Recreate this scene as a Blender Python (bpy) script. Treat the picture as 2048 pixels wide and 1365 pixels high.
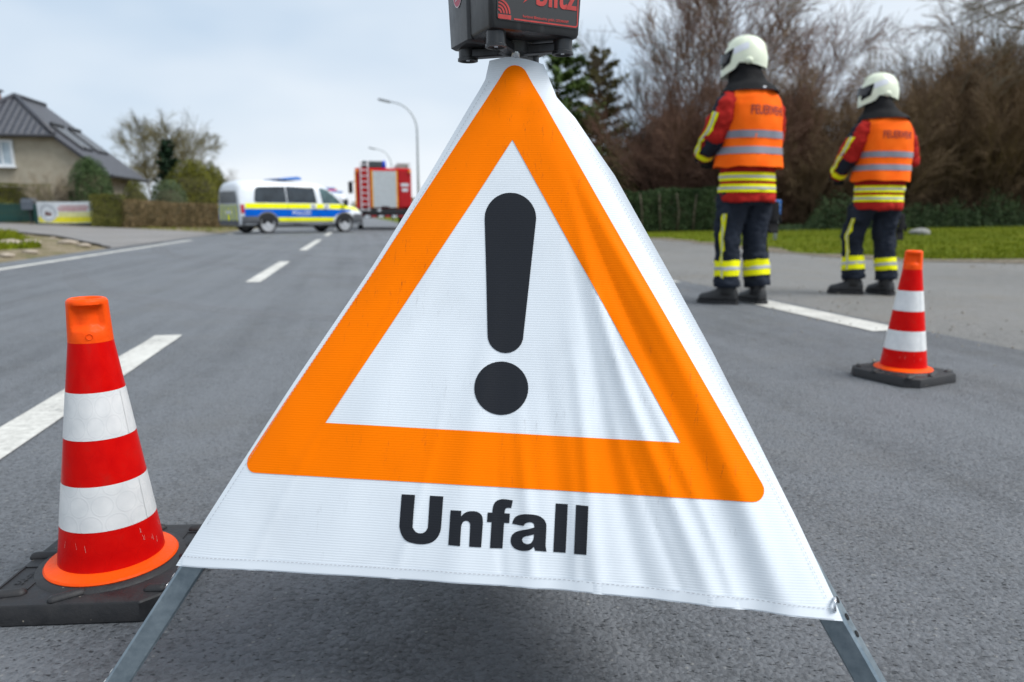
import bpy, bmesh, math, random
from mathutils import Vector, Matrix, noise
from mathutils.bvhtree import BVHTree
from mathutils.geometry import intersect_point_line
R = math.radians
PI = math.pi
sc = bpy.context.scene
for o in list(bpy.data.objects):
    bpy.data.objects.remove(o)
random.seed(7)

# ---------------------------------------------------------------- camera, sky, sun, exposure
CAM_H, PITCH, FPX = 0.68, R(10.0), 1435.0
cd = bpy.data.cameras.new('camera')
cam = bpy.data.objects.new('camera', cd)
sc.collection.objects.link(cam)
cam.location = (0, 0, CAM_H)
cam.rotation_euler = (PI / 2 - PITCH, 0, 0)
cd.sensor_width = 36.0
cd.lens = FPX / 2048 * 36.0
cd.clip_start, cd.clip_end = 0.02, 3000
cd.dof.use_dof = True
cd.dof.focus_distance = 1.08
cd.dof.aperture_fstop = 4.0
cd.dof.aperture_blades = 9
sc.camera = cam

SUN_EL, SUN_AZ = R(52), R(105)          # azimuth measured clockwise from +Y (view direction)
sun_dir = Vector((math.sin(SUN_AZ) * math.cos(SUN_EL), math.cos(SUN_AZ) * math.cos(SUN_EL), math.sin(SUN_EL)))
w = bpy.data.worlds.new('World')
sc.world = w
w.use_nodes = True
nt = w.node_tree
nt.nodes.clear()
wo = nt.nodes.new('ShaderNodeOutputWorld')
bg = nt.nodes.new('ShaderNodeBackground')
bg.inputs['Strength'].default_value = 0.1
sky = nt.nodes.new('ShaderNodeTexSky')
sky.sky_type = 'NISHITA'
sky.sun_disc = False
sky.sun_elevation = SUN_EL
sky.sun_rotation = SUN_AZ
sky.dust_density = 2.5
tc = nt.nodes.new('ShaderNodeTexCoord')
mp = nt.nodes.new('ShaderNodeMapping')
mp.inputs['Scale'].default_value = (1.0, 1.0, 2.2)
mp.inputs['Location'].default_value = (4.3, 1.9, 0.4)
n1 = nt.nodes.new('ShaderNodeTexNoise')
n1.inputs['Scale'].default_value = 1.5
n1.inputs['Detail'].default_value = 4
n1.inputs['Roughness'].default_value = 0.45
cr = nt.nodes.new('ShaderNodeValToRGB')
cr.color_ramp.elements[0].position = 0.38
cr.color_ramp.elements[0].color = (3.2, 4.15, 5.25, 1)
cr.color_ramp.elements[1].position = 0.68
cr.color_ramp.elements[1].color = (6.0, 6.3, 6.6, 1)
mx = nt.nodes.new('ShaderNodeMix')
mx.data_type = 'RGBA'
mx.inputs['Factor'].default_value = 0.95
L = nt.links
L.new(tc.outputs['Generated'], mp.inputs['Vector'])
L.new(mp.outputs['Vector'], n1.inputs['Vector'])
L.new(n1.outputs['Fac'], cr.inputs['Fac'])
L.new(sky.outputs['Color'], mx.inputs['A'])
L.new(cr.outputs['Color'], mx.inputs['B'])
L.new(mx.outputs['Result'], bg.inputs['Color'])
L.new(bg.outputs['Background'], wo.inputs['Surface'])
sd = bpy.data.lights.new('sun', 'SUN')
sd.energy = 2.5
sd.angle = R(36)
sd.color = (1.0, 0.985, 0.955)
so = bpy.data.objects.new('sun', sd)
sc.collection.objects.link(so)
so.rotation_euler = (-sun_dir).to_track_quat('-Z', 'Y').to_euler()
so.location = (8, -4, 12)
vs = sc.view_settings
vs.view_transform = 'Standard'
vs.look = 'None'
vs.exposure = 0.68
vs.gamma = 1.0

# ---------------------------------------------------------------- helpers
def ray(px, py):
    dx, dy = (px - 1024) / FPX, -(py - 682.5) / FPX
    return Vector((dx, math.cos(PITCH) + dy * math.sin(PITCH), -math.sin(PITCH) + dy * math.cos(PITCH)))
CP = Vector((0, 0, CAM_H))
def gnd(px, py, z=0.0):
    r = ray(px, py)
    return CP + r * ((z - CAM_H) / r.z)
def at(px, py, Y):
    r = ray(px, py)
    return CP + r * (Y / r.y)

def tag(o, label=None, cat=None, group=None, kind=None):
    if label: o['label'] = label
    if cat: o['category'] = cat
    if group: o['group'] = group
    if kind: o['kind'] = kind
    return o
def empty(name, loc, label=None, cat=None, group=None, rz=0.0):
    o = bpy.data.objects.new(name, None)
    o.empty_display_size = 0.1
    sc.collection.objects.link(o)
    o.location = loc
    o.rotation_euler = (0, 0, rz)
    return tag(o, label, cat, group)
def link(name, me, mat=None, parent=None, smooth=False):
    o = bpy.data.objects.new(name, me)
    sc.collection.objects.link(o)
    if mat is not None:
        for m in (mat if isinstance(mat, (list, tuple)) else [mat]):
            me.materials.append(m)
    if parent: o.parent = parent
    if smooth:
        me.polygons.foreach_set('use_smooth', [True] * len(me.polygons))
    return o
def copy_tree(o, parent=None, kids=None):
    if kids is None:
        kids = {}
        for x in bpy.data.objects:
            if x.parent: kids.setdefault(x.parent.name, []).append(x)
    c = o.copy()
    sc.collection.objects.link(c)
    if parent is not None: c.parent = parent
    for ch in kids.get(o.name, []):
        copy_tree(ch, c, kids)
    return c
WS = bpy.data.scenes.new('workshop')          # scratch scene: modifiers and text are evaluated here, then dropped
def evaluated(o):
    WS.collection.objects.link(o)
    with bpy.context.temp_override(scene=WS, view_layer=WS.view_layers[0]):
        dg = bpy.context.evaluated_depsgraph_get()
    me = bpy.data.meshes.new_from_object(o.evaluated_get(dg))
    bpy.data.objects.remove(o)
    return me
def fr(axis, up=Vector((0, 0, 1))):
    a = axis.normalized()
    b = up - a * up.dot(a)
    if b.length < 1e-4:
        b = Vector((1, 0, 0)) - a * a.x
    b.normalize()
    return a, b, a.cross(b)

class MB:
    def __init__(s): s.v, s.f, s.m, s.cur = [], [], [], 0
    def add(s, vs_, fs):
        n = len(s.v)
        s.v += [Vector(q) for q in vs_]
        s.f += [tuple(i + n for i in f) for f in fs]
        s.m += [s.cur] * len(fs)
    def box(s, c, size, rot=None, taper=1.0, bev=0.0):
        c = Vector(c); hx, hy, hz = size[0] / 2, size[1] / 2, size[2] / 2
        if bev > 0:
            b = min(bev, hx * .98, hy * .98, hz * .98)
            vs_ = []; idx = {}
            for sx in (-1, 1):
                for sy in (-1, 1):
                    for sz in (-1, 1):
                        for k in range(3):
                            p = [sx * hx, sy * hy, sz * hz]
                            for j in range(3):
                                if j != k: p[j] -= (sx, sy, sz)[j] * b
                            idx[(sx, sy, sz, k)] = len(vs_)
                            vs_.append(Vector(p))
            fs = []
            S = (-1, 1)
            for k in range(3):
                a, d = [(1, 2), (2, 0), (0, 1)][k]
                for sg in S:
                    loop = []
                    for (p, q) in ((-1, -1), (1, -1), (1, 1), (-1, 1)):
                        t = [0, 0, 0]; t[k] = sg; t[a] = p; t[d] = q
                        loop.append(idx[(*t, k)])
                    fs.append(loop if sg > 0 else loop[::-1])
            for k in range(3):
                a, d = [(1, 2), (2, 0), (0, 1)][k]
                for p in S:
                    for q in S:
                        t0 = [0, 0, 0]; t0[a] = p; t0[d] = q; t0[k] = -1
                        t1 = list(t0); t1[k] = 1
                        fs.append([idx[(*t0, a)], idx[(*t0, d)], idx[(*t1, d)], idx[(*t1, a)]])
            for sx in S:
                for sy in S:
                    for sz in S:
                        fs.append([idx[(sx, sy, sz, 0)], idx[(sx, sy, sz, 1)], idx[(sx, sy, sz, 2)]])
        else:
            vs_ = [Vector((x * hx * (taper if z > 0 else 1), y * hy * (taper if z > 0 else 1), z * hz))
                   for z in (-1, 1) for y in (-1, 1) for x in (-1, 1)]
            fs = [(0, 2, 3, 1), (4, 5, 7, 6), (0, 1, 5, 4), (2, 6, 7, 3), (0, 4, 6, 2), (1, 3, 7, 5)]
        if rot is not None: vs_ = [rot @ q for q in vs_]
        s.add([q + c for q in vs_], fs)
    def loft(s, rings, cap0=True, cap1=True, closed=True):
        n = len(rings[0]); fs = []
        for i in range(len(rings) - 1):
            for j in range(n if closed else n - 1):
                a, b = i * n + j, i * n + (j + 1) % n
                fs.append((a, b, b + n, a + n))
        if cap0: fs.append(tuple(range(n))[::-1])
        if cap1: fs.append(tuple((len(rings) - 1) * n + j for j in range(n)))
        s.add([q for r in rings for q in r], fs)
    def tube(s, path, rad, n=8, caps=True, up=Vector((0, 0, 1))):
        path = [Vector(q) for q in path]
        rings = []
        pb = None
        for i, q in enumerate(path):
            d = path[min(i + 1, len(path) - 1)] - path[max(i - 1, 0)]
            if d.length < 1e-9: d = Vector((0, 0, 1))
            a, b, c = fr(d, pb if pb is not None else (up if abs(d.normalized().dot(up)) < .95 else Vector((1, 0, 0))))
            pb = b
            r = rad[i] if isinstance(rad, (list, tuple)) else rad
            r1, r2 = (r if isinstance(r, tuple) else (r, r))
            rings.append([q + b * (math.cos(t) * r1) + c * (math.sin(t) * r2) for t in [2 * PI * k / n for k in range(n)]])
        s.loft(rings, caps, caps)
    def lathe(s, prof, n=32, c=(0, 0, 0), cap0=True, cap1=True):
        c = Vector(c)
        s.loft([[c + Vector((r * math.cos(2 * PI * k / n), r * math.sin(2 * PI * k / n), z)) for k in range(n)] for r, z in prof], cap0, cap1)
    def prism(s, pts, o, U, V, N, t0, t1):
        o, U, V, N = Vector(o), Vector(U), Vector(V), Vector(N)
        n = len(pts)
        vs_ = [o + U * a + V * b + N * t for t in (t0, t1) for a, b in pts]
        fs = [tuple(range(n))[::-1], tuple(range(n, 2 * n))] + [(i, (i + 1) % n, (i + 1) % n + n, i + n) for i in range(n)]
        s.add(vs_, fs)
    def mesh(s, name='mesh'):
        me = bpy.data.meshes.new(name)
        me.from_pydata([tuple(q) for q in s.v], [], s.f)
        if max(s.m or [0]) > 0: me.polygons.foreach_set('material_index', s.m)
        me.update()
        return me
    def build(s, name, mat, parent=None, smooth=False, fix=True):
        me = s.mesh(name)
        if fix:
            bm = bmesh.new(); bm.from_mesh(me)
            bmesh.ops.recalc_face_normals(bm, faces=bm.faces)
            bm.to_mesh(me); bm.free()
        return link(name, me, mat, parent, smooth)
    def ellipsoid(s, c, r, nu=16, nv=10, rot=None):
        c = Vector(c)
        rings = []
        for i in range(nv + 1):
            t = -PI / 2 + PI * i / nv
            t = max(min(t, PI / 2 - .04), -PI / 2 + .04)
            rings.append([])
            for k in range(nu):
                q = Vector((r[0] * math.cos(t) * math.cos(2 * PI * k / nu), r[1] * math.cos(t) * math.sin(2 * PI * k / nu), r[2] * math.sin(t)))
                rings[-1].append(c + (rot @ q if rot is not None else q))
        s.loft(rings)

def autosmooth(o, ang=35):
    me = o.data
    bm = bmesh.new(); bm.from_mesh(me)
    for e in bm.edges:
        if len(e.link_faces) == 2:
            e.smooth = e.calc_face_angle(0) < R(ang)
    for f in bm.faces: f.smooth = True
    bm.to_mesh(me); bm.free()
    return o

def remesh(mb, voxel, name='mesh', smooth_iter=2):
    me = mb.mesh(name)
    o = bpy.data.objects.new('tmp', me)
    m = o.modifiers.new('r', 'REMESH'); m.mode = 'VOXEL'; m.voxel_size = voxel
    if smooth_iter:
        m2 = o.modifiers.new('s', 'SMOOTH'); m2.iterations = smooth_iter; m2.factor = .5
    out = evaluated(o)
    out.name = name
    return out
def bvh_of(me):
    return BVHTree.FromPolygons([v.co.copy() for v in me.vertices], [tuple(p.vertices) for p in me.polygons])
def snap(mb, bvh, off):
    for i, q in enumerate(mb.v):
        loc, nor, _, _ = bvh.find_nearest(q)
        if loc is not None: mb.v[i] = loc + nor * off
    return mb

def flat_bm(loops=None, me=None, cell=None):
    """2-D outline loops (holes included) or a flat mesh, cut along a square grid"""
    bm = bmesh.new()
    if me is not None:
        bm.from_mesh(me)
    else:
        for lp in loops:
            vs_ = [bm.verts.new((a, b, 0)) for a, b in lp]
            for i in range(len(vs_)): bm.edges.new((vs_[i], vs_[(i + 1) % len(vs_)]))
        bmesh.ops.triangle_fill(bm, edges=bm.edges[:], use_beauty=True)
    if cell:
        xs = [v.co.x for v in bm.verts]; ys = [v.co.y for v in bm.verts]
        for ax, lo, hi in ((0, min(xs), max(xs)), (1, min(ys), max(ys))):
            k = math.ceil(lo / cell)
            while k * cell < hi:
                co = [0, 0, 0]; co[ax] = k * cell; no = [0, 0, 0]; no[ax] = 1
                bmesh.ops.bisect_plane(bm, geom=bm.verts[:] + bm.edges[:] + bm.faces[:], dist=1e-6, plane_co=co, plane_no=no)
                k += 1
    return bm
def sheet(name, mat, parent, fn, loops=None, me=None, cell=None, smooth=True, thick=0.0):
    """flat outline mapped into space by fn(u, v); UVs keep the flat coordinates"""
    bm = flat_bm(loops, me, cell)
    uv = bm.loops.layers.uv.new('UVMap')
    for f in bm.faces:
        if f.normal.z < 0: f.normal_flip()
        f.smooth = smooth
        for l in f.loops: l[uv].uv = (l.vert.co.x, l.vert.co.y)
    for v in bm.verts: v.co = fn(v.co.x, v.co.y)
    if thick:
        bm.normal_update()
        g = bmesh.ops.solidify(bm, geom=bm.faces[:], thickness=thick)
    m = bpy.data.meshes.new(name)
    bm.to_mesh(m); bm.free()
    return link(name, m, mat, parent)
_txt = {}
def text_mesh(s, size=1.0, bold=0.0, sx=1.0):
    cu = bpy.data.curves.new('t', 'FONT')
    cu.body = s; cu.size = size; cu.offset = bold; cu.align_x = 'CENTER'; cu.align_y = 'CENTER'; cu.resolution_u = 4
    o = bpy.data.objects.new('t', cu)
    me = evaluated(o)
    for v in me.vertices: v.co.x *= sx
    return me
def caster(bvh, o, U, V, N, off):
    """map (u,v) on a plane in front of a body along -N onto its surface"""
    o, U, V, N = Vector(o), Vector(U), Vector(V), Vector(N)
    def fn(a, b):
        p = o + U * a + V * b
        h, n_, _, d = bvh.ray_cast(p, -N)
        if h is None:
            h2 = bvh.find_nearest(p)[0]
            return h2 + N * off
        return h + N * off
    return fn
def rounded(pts, r, seg=6):
    out = []
    n = len(pts)
    for i in range(n):
        p = Vector(pts[i]); a = (Vector(pts[i - 1]) - p); b = (Vector(pts[(i + 1) % n]) - p)
        la, lb = a.length, b.length
        a.normalize(); b.normalize()
        ang = a.angle(b)
        rr = r[i] if isinstance(r, (list, tuple)) else r
        d = min(rr / math.tan(ang / 2), la * .49, lb * .49)
        rr = d * math.tan(ang / 2)
        if d < 1e-6: out.append(tuple(p)); continue
        c = p + (a + b).normalized() * (rr / math.sin(ang / 2))
        s0, s1 = p + a * d - c, p + b * d - c
        t0 = math.atan2(s0.y, s0.x); t1 = math.atan2(s1.y, s1.x)
        dt = (t1 - t0 + PI) % (2 * PI) - PI
        for k in range(seg + 1):
            t = t0 + dt * k / seg
            out.append((c.x + rr * math.cos(t), c.y + rr * math.sin(t)))
    return out
def rect(x0, y0, x1, y1): return [(x0, y0), (x1, y0), (x1, y1), (x0, y1)]
def circ(x, y, r, n=24): return [(x + r * math.cos(2 * PI * k / n), y + r * math.sin(2 * PI * k / n)) for k in range(n)]

# ---------------------------------------------------------------- materials
MATS = {}
def M(name, col, rough=.6, metal=0., var=.12, scale=6., bump=0., bscale=60., coat=0., spec=None, col2=None, detail=4, alpha=None, trans=None):
    if name in MATS: return MATS[name]
    m = bpy.data.materials.new(name); m.use_nodes = True
    t = m.node_tree; b = t.nodes['Principled BSDF']
    b.inputs['Roughness'].default_value = rough
    b.inputs['Metallic'].default_value = metal
    if coat: b.inputs['Coat Weight'].default_value = coat; b.inputs['Coat Roughness'].default_value = .08
    if spec is not None: b.inputs['Specular IOR Level'].default_value = spec
    if trans: b.inputs['Transmission Weight'].default_value = trans
    tc = t.nodes.new('ShaderNodeTexCoord')
    nz = t.nodes.new('ShaderNodeTexNoise')
    nz.inputs['Scale'].default_value = scale; nz.inputs['Detail'].default_value = detail
    t.links.new(tc.outputs['Object'], nz.inputs['Vector'])
    r = t.nodes.new('ShaderNodeValToRGB')
    lo = tuple(max(0, c * (1 - var)) for c in col); hi = tuple(min(1, c * (1 + var)) for c in (col2 or col))
    if col2: lo = col; hi = col2
    r.color_ramp.elements[0].position = .32; r.color_ramp.elements[0].color = (*lo, 1)
    r.color_ramp.elements[1].position = .68; r.color_ramp.elements[1].color = (*hi, 1)
    t.links.new(nz.outputs['Fac'], r.inputs['Fac'])
    t.links.new(r.outputs['Color'], b.inputs['Base Color'])
    if bump:
        n2 = t.nodes.new('ShaderNodeTexNoise'); n2.inputs['Scale'].default_value = bscale; n2.inputs['Detail'].default_value = 3
        t.links.new(tc.outputs['Object'], n2.inputs['Vector'])
        bp = t.nodes.new('ShaderNodeBump'); bp.inputs['Strength'].default_value = min(1, bump); bp.inputs['Distance'].default_value = .004 * max(1, bump)
        t.links.new(n2.outputs['Fac'], bp.inputs['Height'])
        t.links.new(bp.outputs['Normal'], b.inputs['Normal'])
    MATS[name] = m
    return m
class NB:
    """small node-building helper"""
    def __init__(s, name):
        s.m = bpy.data.materials.new(name); s.m.use_nodes = True
        s.t = s.m.node_tree; s.b = s.t.nodes['Principled BSDF']; MATS[name] = s.m
    def n(s, typ, props=None, **inp):
        q = s.t.nodes.new('ShaderNode' + typ)
        for k, v_ in (props or {}).items(): setattr(q, k, v_)
        for k, v_ in inp.items():
            key = k.replace('_', ' ')
            i = q.inputs[int(k[1:])] if k[0] == 'i' and k[1:].isdigit() else q.inputs[key]
            if hasattr(v_, 'is_output'): s.t.links.new(v_, i)
            else: i.default_value = v_
        return q
    def math(s, op, a, b=0.0, c=0.0, clamp=False):
        q = s.t.nodes.new('ShaderNodeMath'); q.operation = op; q.use_clamp = clamp
        for i, v_ in enumerate((a, b, c)):
            if hasattr(v_, 'is_output'): s.t.links.new(v_, q.inputs[i])
            else: q.inputs[i].default_value = v_
        return q.outputs[0]
    def mix(s, f, a, b, blend='MIX'):
        q = s.t.nodes.new('ShaderNodeMix'); q.data_type = 'RGBA'; q.blend_type = blend
        for k, v_ in (('Factor', f), ('A', a), ('B', b)):
            i = [x for x in q.inputs if x.name == k and (x.type == 'RGBA' or k == 'Factor')][0]
            if hasattr(v_, 'is_output'): s.t.links.new(v_, i)
            else: i.default_value = v_ if k == 'Factor' else (*v_, 1)
        return [x for x in q.outputs if x.type == 'RGBA'][0]
    def ramp(s, f, stops):
        q = s.t.nodes.new('ShaderNodeValToRGB')
        s.t.links.new(f, q.inputs[0])
        e = q.color_ramp.elements
        while len(e) < len(stops): e.new(.5)
        for i, (p, c) in enumerate(stops):
            e[i].position = p; e[i].color = (*c, 1) if len(c) == 3 else c
        return q.outputs[0]
    def out(s, sock, val):
        if hasattr(val, 'is_output'): s.t.links.new(val, s.b.inputs[sock])
        else: s.b.inputs[sock].default_value = val
    def bump(s, h, strength=.5, dist=.004, normal=None):
        q = s.n('Bump', Strength=strength, Distance=dist, Height=h)
        if normal is not None: s.t.links.new(normal, q.inputs['Normal'])
        s.t.links.new(q.outputs[0], s.b.inputs['Normal'])
        return q.outputs[0]

def asphalt(name, dark, light, rough=.62, warm=0., marks=True, pit=True, grit=1.0):
    q = NB(name)
    pos = q.n('NewGeometry').outputs['Position']
    big = q.n('TexNoise', None, Vector=pos, Scale=.45, Detail=7., Roughness=.62).outputs['Fac']
    mid = q.n('TexNoise', None, Vector=pos, Scale=7., Detail=6., Roughness=.75).outputs['Fac']
    fine = q.n('TexNoise', None, Vector=pos, Scale=120., Detail=5., Roughness=.8).outputs['Fac']
    # wheel-path streaks run along the road
    mp_ = q.n('Mapping', {'vector_type': 'TEXTURE'}, Vector=pos, Rotation=(0, 0, R(12)), Scale=(.30, 9., 1.)).outputs[0]
    st = q.n('TexNoise', None, Vector=mp_, Scale=1.3, Detail=5., Roughness=.6).outputs['Fac']
    agg = q.n('TexVoronoi', {'feature': 'F1'}, Vector=pos, Scale=105., Randomness=1.)
    agc = q.n('SeparateColor', None, Color=agg.outputs['Color'])
    v1 = q.math('MULTIPLY_ADD', big, .45, q.math('MULTIPLY', st, .45 if marks else .1))
    v2 = q.math('MULTIPLY_ADD', mid, .28, v1)
    v3 = q.math('MULTIPLY_ADD', fine, .55 * grit, v2)
    v3 = q.math('MULTIPLY_ADD', agc.outputs['Red'], .16 * grit, v3)
    lo_ = .66 if marks else .48
    base = q.ramp(v3, [(lo_ + .02, dark), (min(1., lo_ + .42), light)])
    # pale chips of aggregate and dark open pores
    chip = q.ramp(agc.outputs['Green'], [(.93, (0, 0, 0)), (.95, (1, 1, 1))])
    near = q.ramp(agg.outputs['Distance'], [(.25, (1, 1, 1)), (.38, (0, 0, 0))])
    cf = q.math('MULTIPLY', chip, near)
    c1 = q.mix(q.math('MULTIPLY', cf, .5), base, (light[0] * 2.0 + warm, light[1] * 1.85 + warm * .7, light[2] * 1.6))
    # brownish dirt lying in patches
    dn = q.n('TexNoise', None, Vector=pos, Scale=1.6, Detail=6., Roughness=.7).outputs['Fac']
    c1 = q.mix(q.math('MULTIPLY', q.ramp(dn, [(.50, (0, 0, 0)), (.72, (1, 1, 1))]), .30 if marks else .45), c1, (light[0] * .82 + warm, light[1] * .72 + warm * .6, light[2] * .58))
    if pit:
        pv = q.n('TexNoise', None, Vector=q.n('Mapping', None, Vector=pos, Scale=(1., 2.0, 1.), Rotation=(0, 0, .25)).outputs[0], Scale=74., Detail=4., Roughness=.65).outputs['Fac']
        pf = q.ramp(pv, [(.34, (1, 1, 1)), (.40, (0, 0, 0))])
        c1 = q.mix(q.math('MULTIPLY', pf, .75), c1, tuple(c * .22 for c in dark))
    q.out('Base Color', c1)
    q.out('Roughness', rough)
    q.b.inputs['Specular IOR Level'].default_value = .5
    h = q.math('MULTIPLY_ADD', fine, .9, q.math('MULTIPLY', agg.outputs['Distance'], -.8))
    if pit: h = q.math('MULTIPLY_ADD', pf, -1.8, h)
    h = q.math('MULTIPLY_ADD', mid, .6, h)
    q.bump(h, 1.0, .006)
    return q.m

# ================================================================ SETTING: terrain, road, aprons
RD = Vector((-.2055, .9786, 0)); RR = Vector((.9786, .2055, 0)); RC = Vector((-1.107, 0, 0))
def rp(s, t, z=0.0): return RC + RR * s + RD * t + Vector((0, 0, z))
def rs(x, y): return (Vector((x, y, 0)) - RC).dot(RR)

APRON = [rp(4.2, -9)[:2], rp(4.2, 46)[:2], (-1.6, 45), (3.2, 24), (4.6, 17.9), (4.85, 14), (5.2, 12.2), (5.9, 10.9), (7.2, 10.35), (12, 10.3), (60, 11), (60, -9)]
DRIVE = [rp(-3.8, 15.2)[:2], (-8.4, 15.2), (-9.9, 16.9), (-12.5, 19.8), (-15.5, 22.0), (-25, 26.2), (-45, 30), (-45, 35), (-25, 31.2), (-19.4, 29.3), (-15.7, 28.6), (-12.5, 27.6), (-10.4, 26.2), rp(-3.8, 26.5)[:2]]
ROADP = [rp(-4.0, -9)[:2], rp(-4.0, 420)[:2], rp(4.4, 420)[:2], rp(4.4, -9)[:2]]
def inside(p, poly):
    x, y = p; c = False; n = len(poly)
    for i in range(n):
        x1, y1 = poly[i]; x2, y2 = poly[i - 1]
        if (y1 > y) != (y2 > y) and x < (x2 - x1) * (y - y1) / (y2 - y1) + x1: c = not c
    return c
def pdist(p, poly):
    best = 1e9; P = Vector((*p, 0))
    for i in range(len(poly)):
        a = Vector((*poly[i - 1], 0)); b = Vector((*poly[i], 0)); ab = b - a
        t = max(0, min(1, (P - a).dot(ab) / ab.length_squared))
        best = min(best, (a + ab * t - P).length)
    return best
def sm(t): t = max(0, min(1, t)); return t * t * (3 - 2 * t)
def rise(x, y):
    s = rs(x, y)
    if s < -4.0:
        return min(.34, .036 * (-s - 4.0))
    if s > 4.3:
        if inside((x, y), APRON): return 0.
        return min(.5, .018 * min(pdist((x, y), APRON), max(0, s - 4.3)))
    return 0.
def gh(x, y):
    for poly in (ROADP, APRON, DRIVE):
        if inside((x, y), poly): return rise(x, y) - .06
    d = min(pdist((x, y), ROADP), pdist((x, y), APRON), pdist((x, y), DRIVE))
    return rise(x, y) - .06 + .065 * sm(d / .5) + (.035 * noise.noise((x * .9, y * .9, 0)) * sm(d / 1.5))
def grid_axis(fine0, fine1, step, far):
    a = []; v_ = fine0
    while v_ <= fine1: a.append(v_); v_ += step
    st = step; v_ = fine1
    while v_ < far: st *= 1.35; v_ += st; a.append(v_)
    st = step; v_ = fine0
    while v_ > -far: st *= 1.35; v_ -= st; a.insert(0, v_)
    return a
gx = grid_axis(-26, 30, .55, 1500); gy = grid_axis(-4, 40, .55, 1500)
mb = MB()
mb.add([(x, y, gh(x, y)) for y in gy for x in gx], [(j * len(gx) + i, j * len(gx) + i + 1, (j + 1) * len(gx) + i + 1, (j + 1) * len(gx) + i) for j in range(len(gy) - 1) for i in range(len(gx) - 1)])
q = NB('ground_turf')
pos = q.n('NewGeometry').outputs['Position']
na = q.n('TexNoise', None, Vector=pos, Scale=.9, Detail=6., Roughness=.65).outputs['Fac']
nb = q.n('TexNoise', None, Vector=pos, Scale=14., Detail=5., Roughness=.7).outputs['Fac']
sx_ = q.n('SeparateXYZ', None, Vector=pos)
side = q.math('MULTIPLY_ADD', sx_.outputs['Y'], .21, q.math('ADD', sx_.outputs['X'], 1.1))   # > 0 to the right of the road
lf = q.ramp(side, [(0., (1, 1, 1)), (.02, (0, 0, 0))])
v_ = q.math('MULTIPLY_ADD', nb, .45, q.math('MULTIPLY', na, .55))
cg = q.ramp(v_, [(.34, (.055, .085, .004)), (.52, (.105, .13, .005)), (.66, (.17, .16, .02))])
cs = q.ramp(v_, [(.36, (.07, .09, .02)), (.47, (.17, .14, .085)), (.60, (.30, .25, .18))])
q.out('Base Color', q.mix(lf, cg, cs)); q.out('Roughness', .95); q.b.inputs['Specular IOR Level'].default_value = .1
q.bump(nb, .9, .03)
tag(mb.build('ground', q.m, smooth=True), kind='structure')

A_ROAD = asphalt('asphalt_road', (.040, .042, .0455), (.146, .155, .168))
A_APRON = asphalt('asphalt_old', (.055, .055, .053), (.205, .20, .19), warm=.015, marks=False, grit=1.25)
A_DRIVE = asphalt('asphalt_drive', (.11, .105, .10), (.24, .225, .215), warm=.02, marks=False, pit=False)
def slab(name, poly, z, mat, cell=None, zf=None):
    # ragged edge: subdivide the outline and jitter it a few centimetres
    o = sheet(name, mat, None, lambda a, b: Vector((a, b, z + (zf(a, b) if zf else 0))), loops=[poly], cell=cell, smooth=True)
    return tag(o, kind='structure')
def ragged(poly, amp, step=.35, seed=0, lim=60):
    out = []
    for i in range(len(poly)):
        a = Vector(poly[i]); b = Vector(poly[(i + 1) % len(poly)])
        n = max(1, int(min((b - a).length, lim) / step))
        for k in range(n):
            p = a.lerp(b, k / n)
            if k: p = p + Vector((noise.noise((p.x * 1.7, p.y * 1.7, seed)), noise.noise((p.x * 1.7, p.y * 1.7, seed + 9)))) * amp
            out.append(tuple(p))
    return out
slab('side_road', ragged(APRON, .10, .5, 3), -.006, A_APRON)
slab('driveway', ragged(DRIVE, .08, .5, 5), .012, A_DRIVE, cell=2.0, zf=rise)
road = slab('road', [rp(-3.95, -9)[:2], rp(-3.95, 60)[:2], rp(-3.95, 420)[:2], rp(4.35, 420)[:2], rp(4.35, 60)[:2], rp(4.35, -9)[:2]], 0.0, A_ROAD)
# painted markings: worn white paint, parts of the road
q = NB('road_paint')
pos = q.n('NewGeometry').outputs['Position']
na = q.n('TexNoise', None, Vector=pos, Scale=38., Detail=5., Roughness=.75).outputs['Fac']
nb = q.n('TexNoise', None, Vector=pos, Scale=3., Detail=4.).outputs['Fac']
wv = q.math('MULTIPLY_ADD', na, .6, q.math('MULTIPLY', nb, .4))
q.out('Base Color', q.ramp(wv, [(.33, (.14, .14, .14)), (.43, (.42, .41, .38)), (.6, (.58, .57, .53))])); q.out('Roughness', .8)
q.bump(na, .4, .003)
PAINT = q.m
def marking(name, s0, s1, t0, t1, seed=0, n=None):
    n = n or max(2, int((t1 - t0) / .2))
    n = min(n, 120)
    lft = []; rgt = []
    for k in range(n + 1):
        t = t0 + (t1 - t0) * k / n
        j = lambda o_: noise.noise((t * 3, o_, seed)) * .008
        lft.append((s0 + j(0), t)); rgt.append((s1 + j(5), t))
    mb = MB()
    mb.loft([[rp(a[0], a[1], .004), rp(b[0], b[1], .004)] for a, b in zip(lft, rgt)], False, False, closed=False)
    o = mb.build(name, PAINT, road)
    return o
for k, (t0, t1) in enumerate([(-1.4, 4.12), (7.45, 10.75), (14.2, 20.2), (24, 28.5), (33, 38), (43, 48), (54, 60)]):
    marking('centre_line_dash', -.075, .075, t0, t1, k)
marking('edge_line', -3.42, -3.27, -4, 20.6, 11)
marking('edge_line', -3.42, -3.27, 26, 90, 12)
for k, (t0, t1) in enumerate([(-2.6, -1.1), (.4, 1.9), (3.42, 5.0), (6.55, 8.05), (9.6, 11.1), (12.6, 14.1), (15.6, 17.1), (18.6, 20.1)]):
    marking('junction_dash', 4.02, 4.27, t0, t1, 20 + k)
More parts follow.
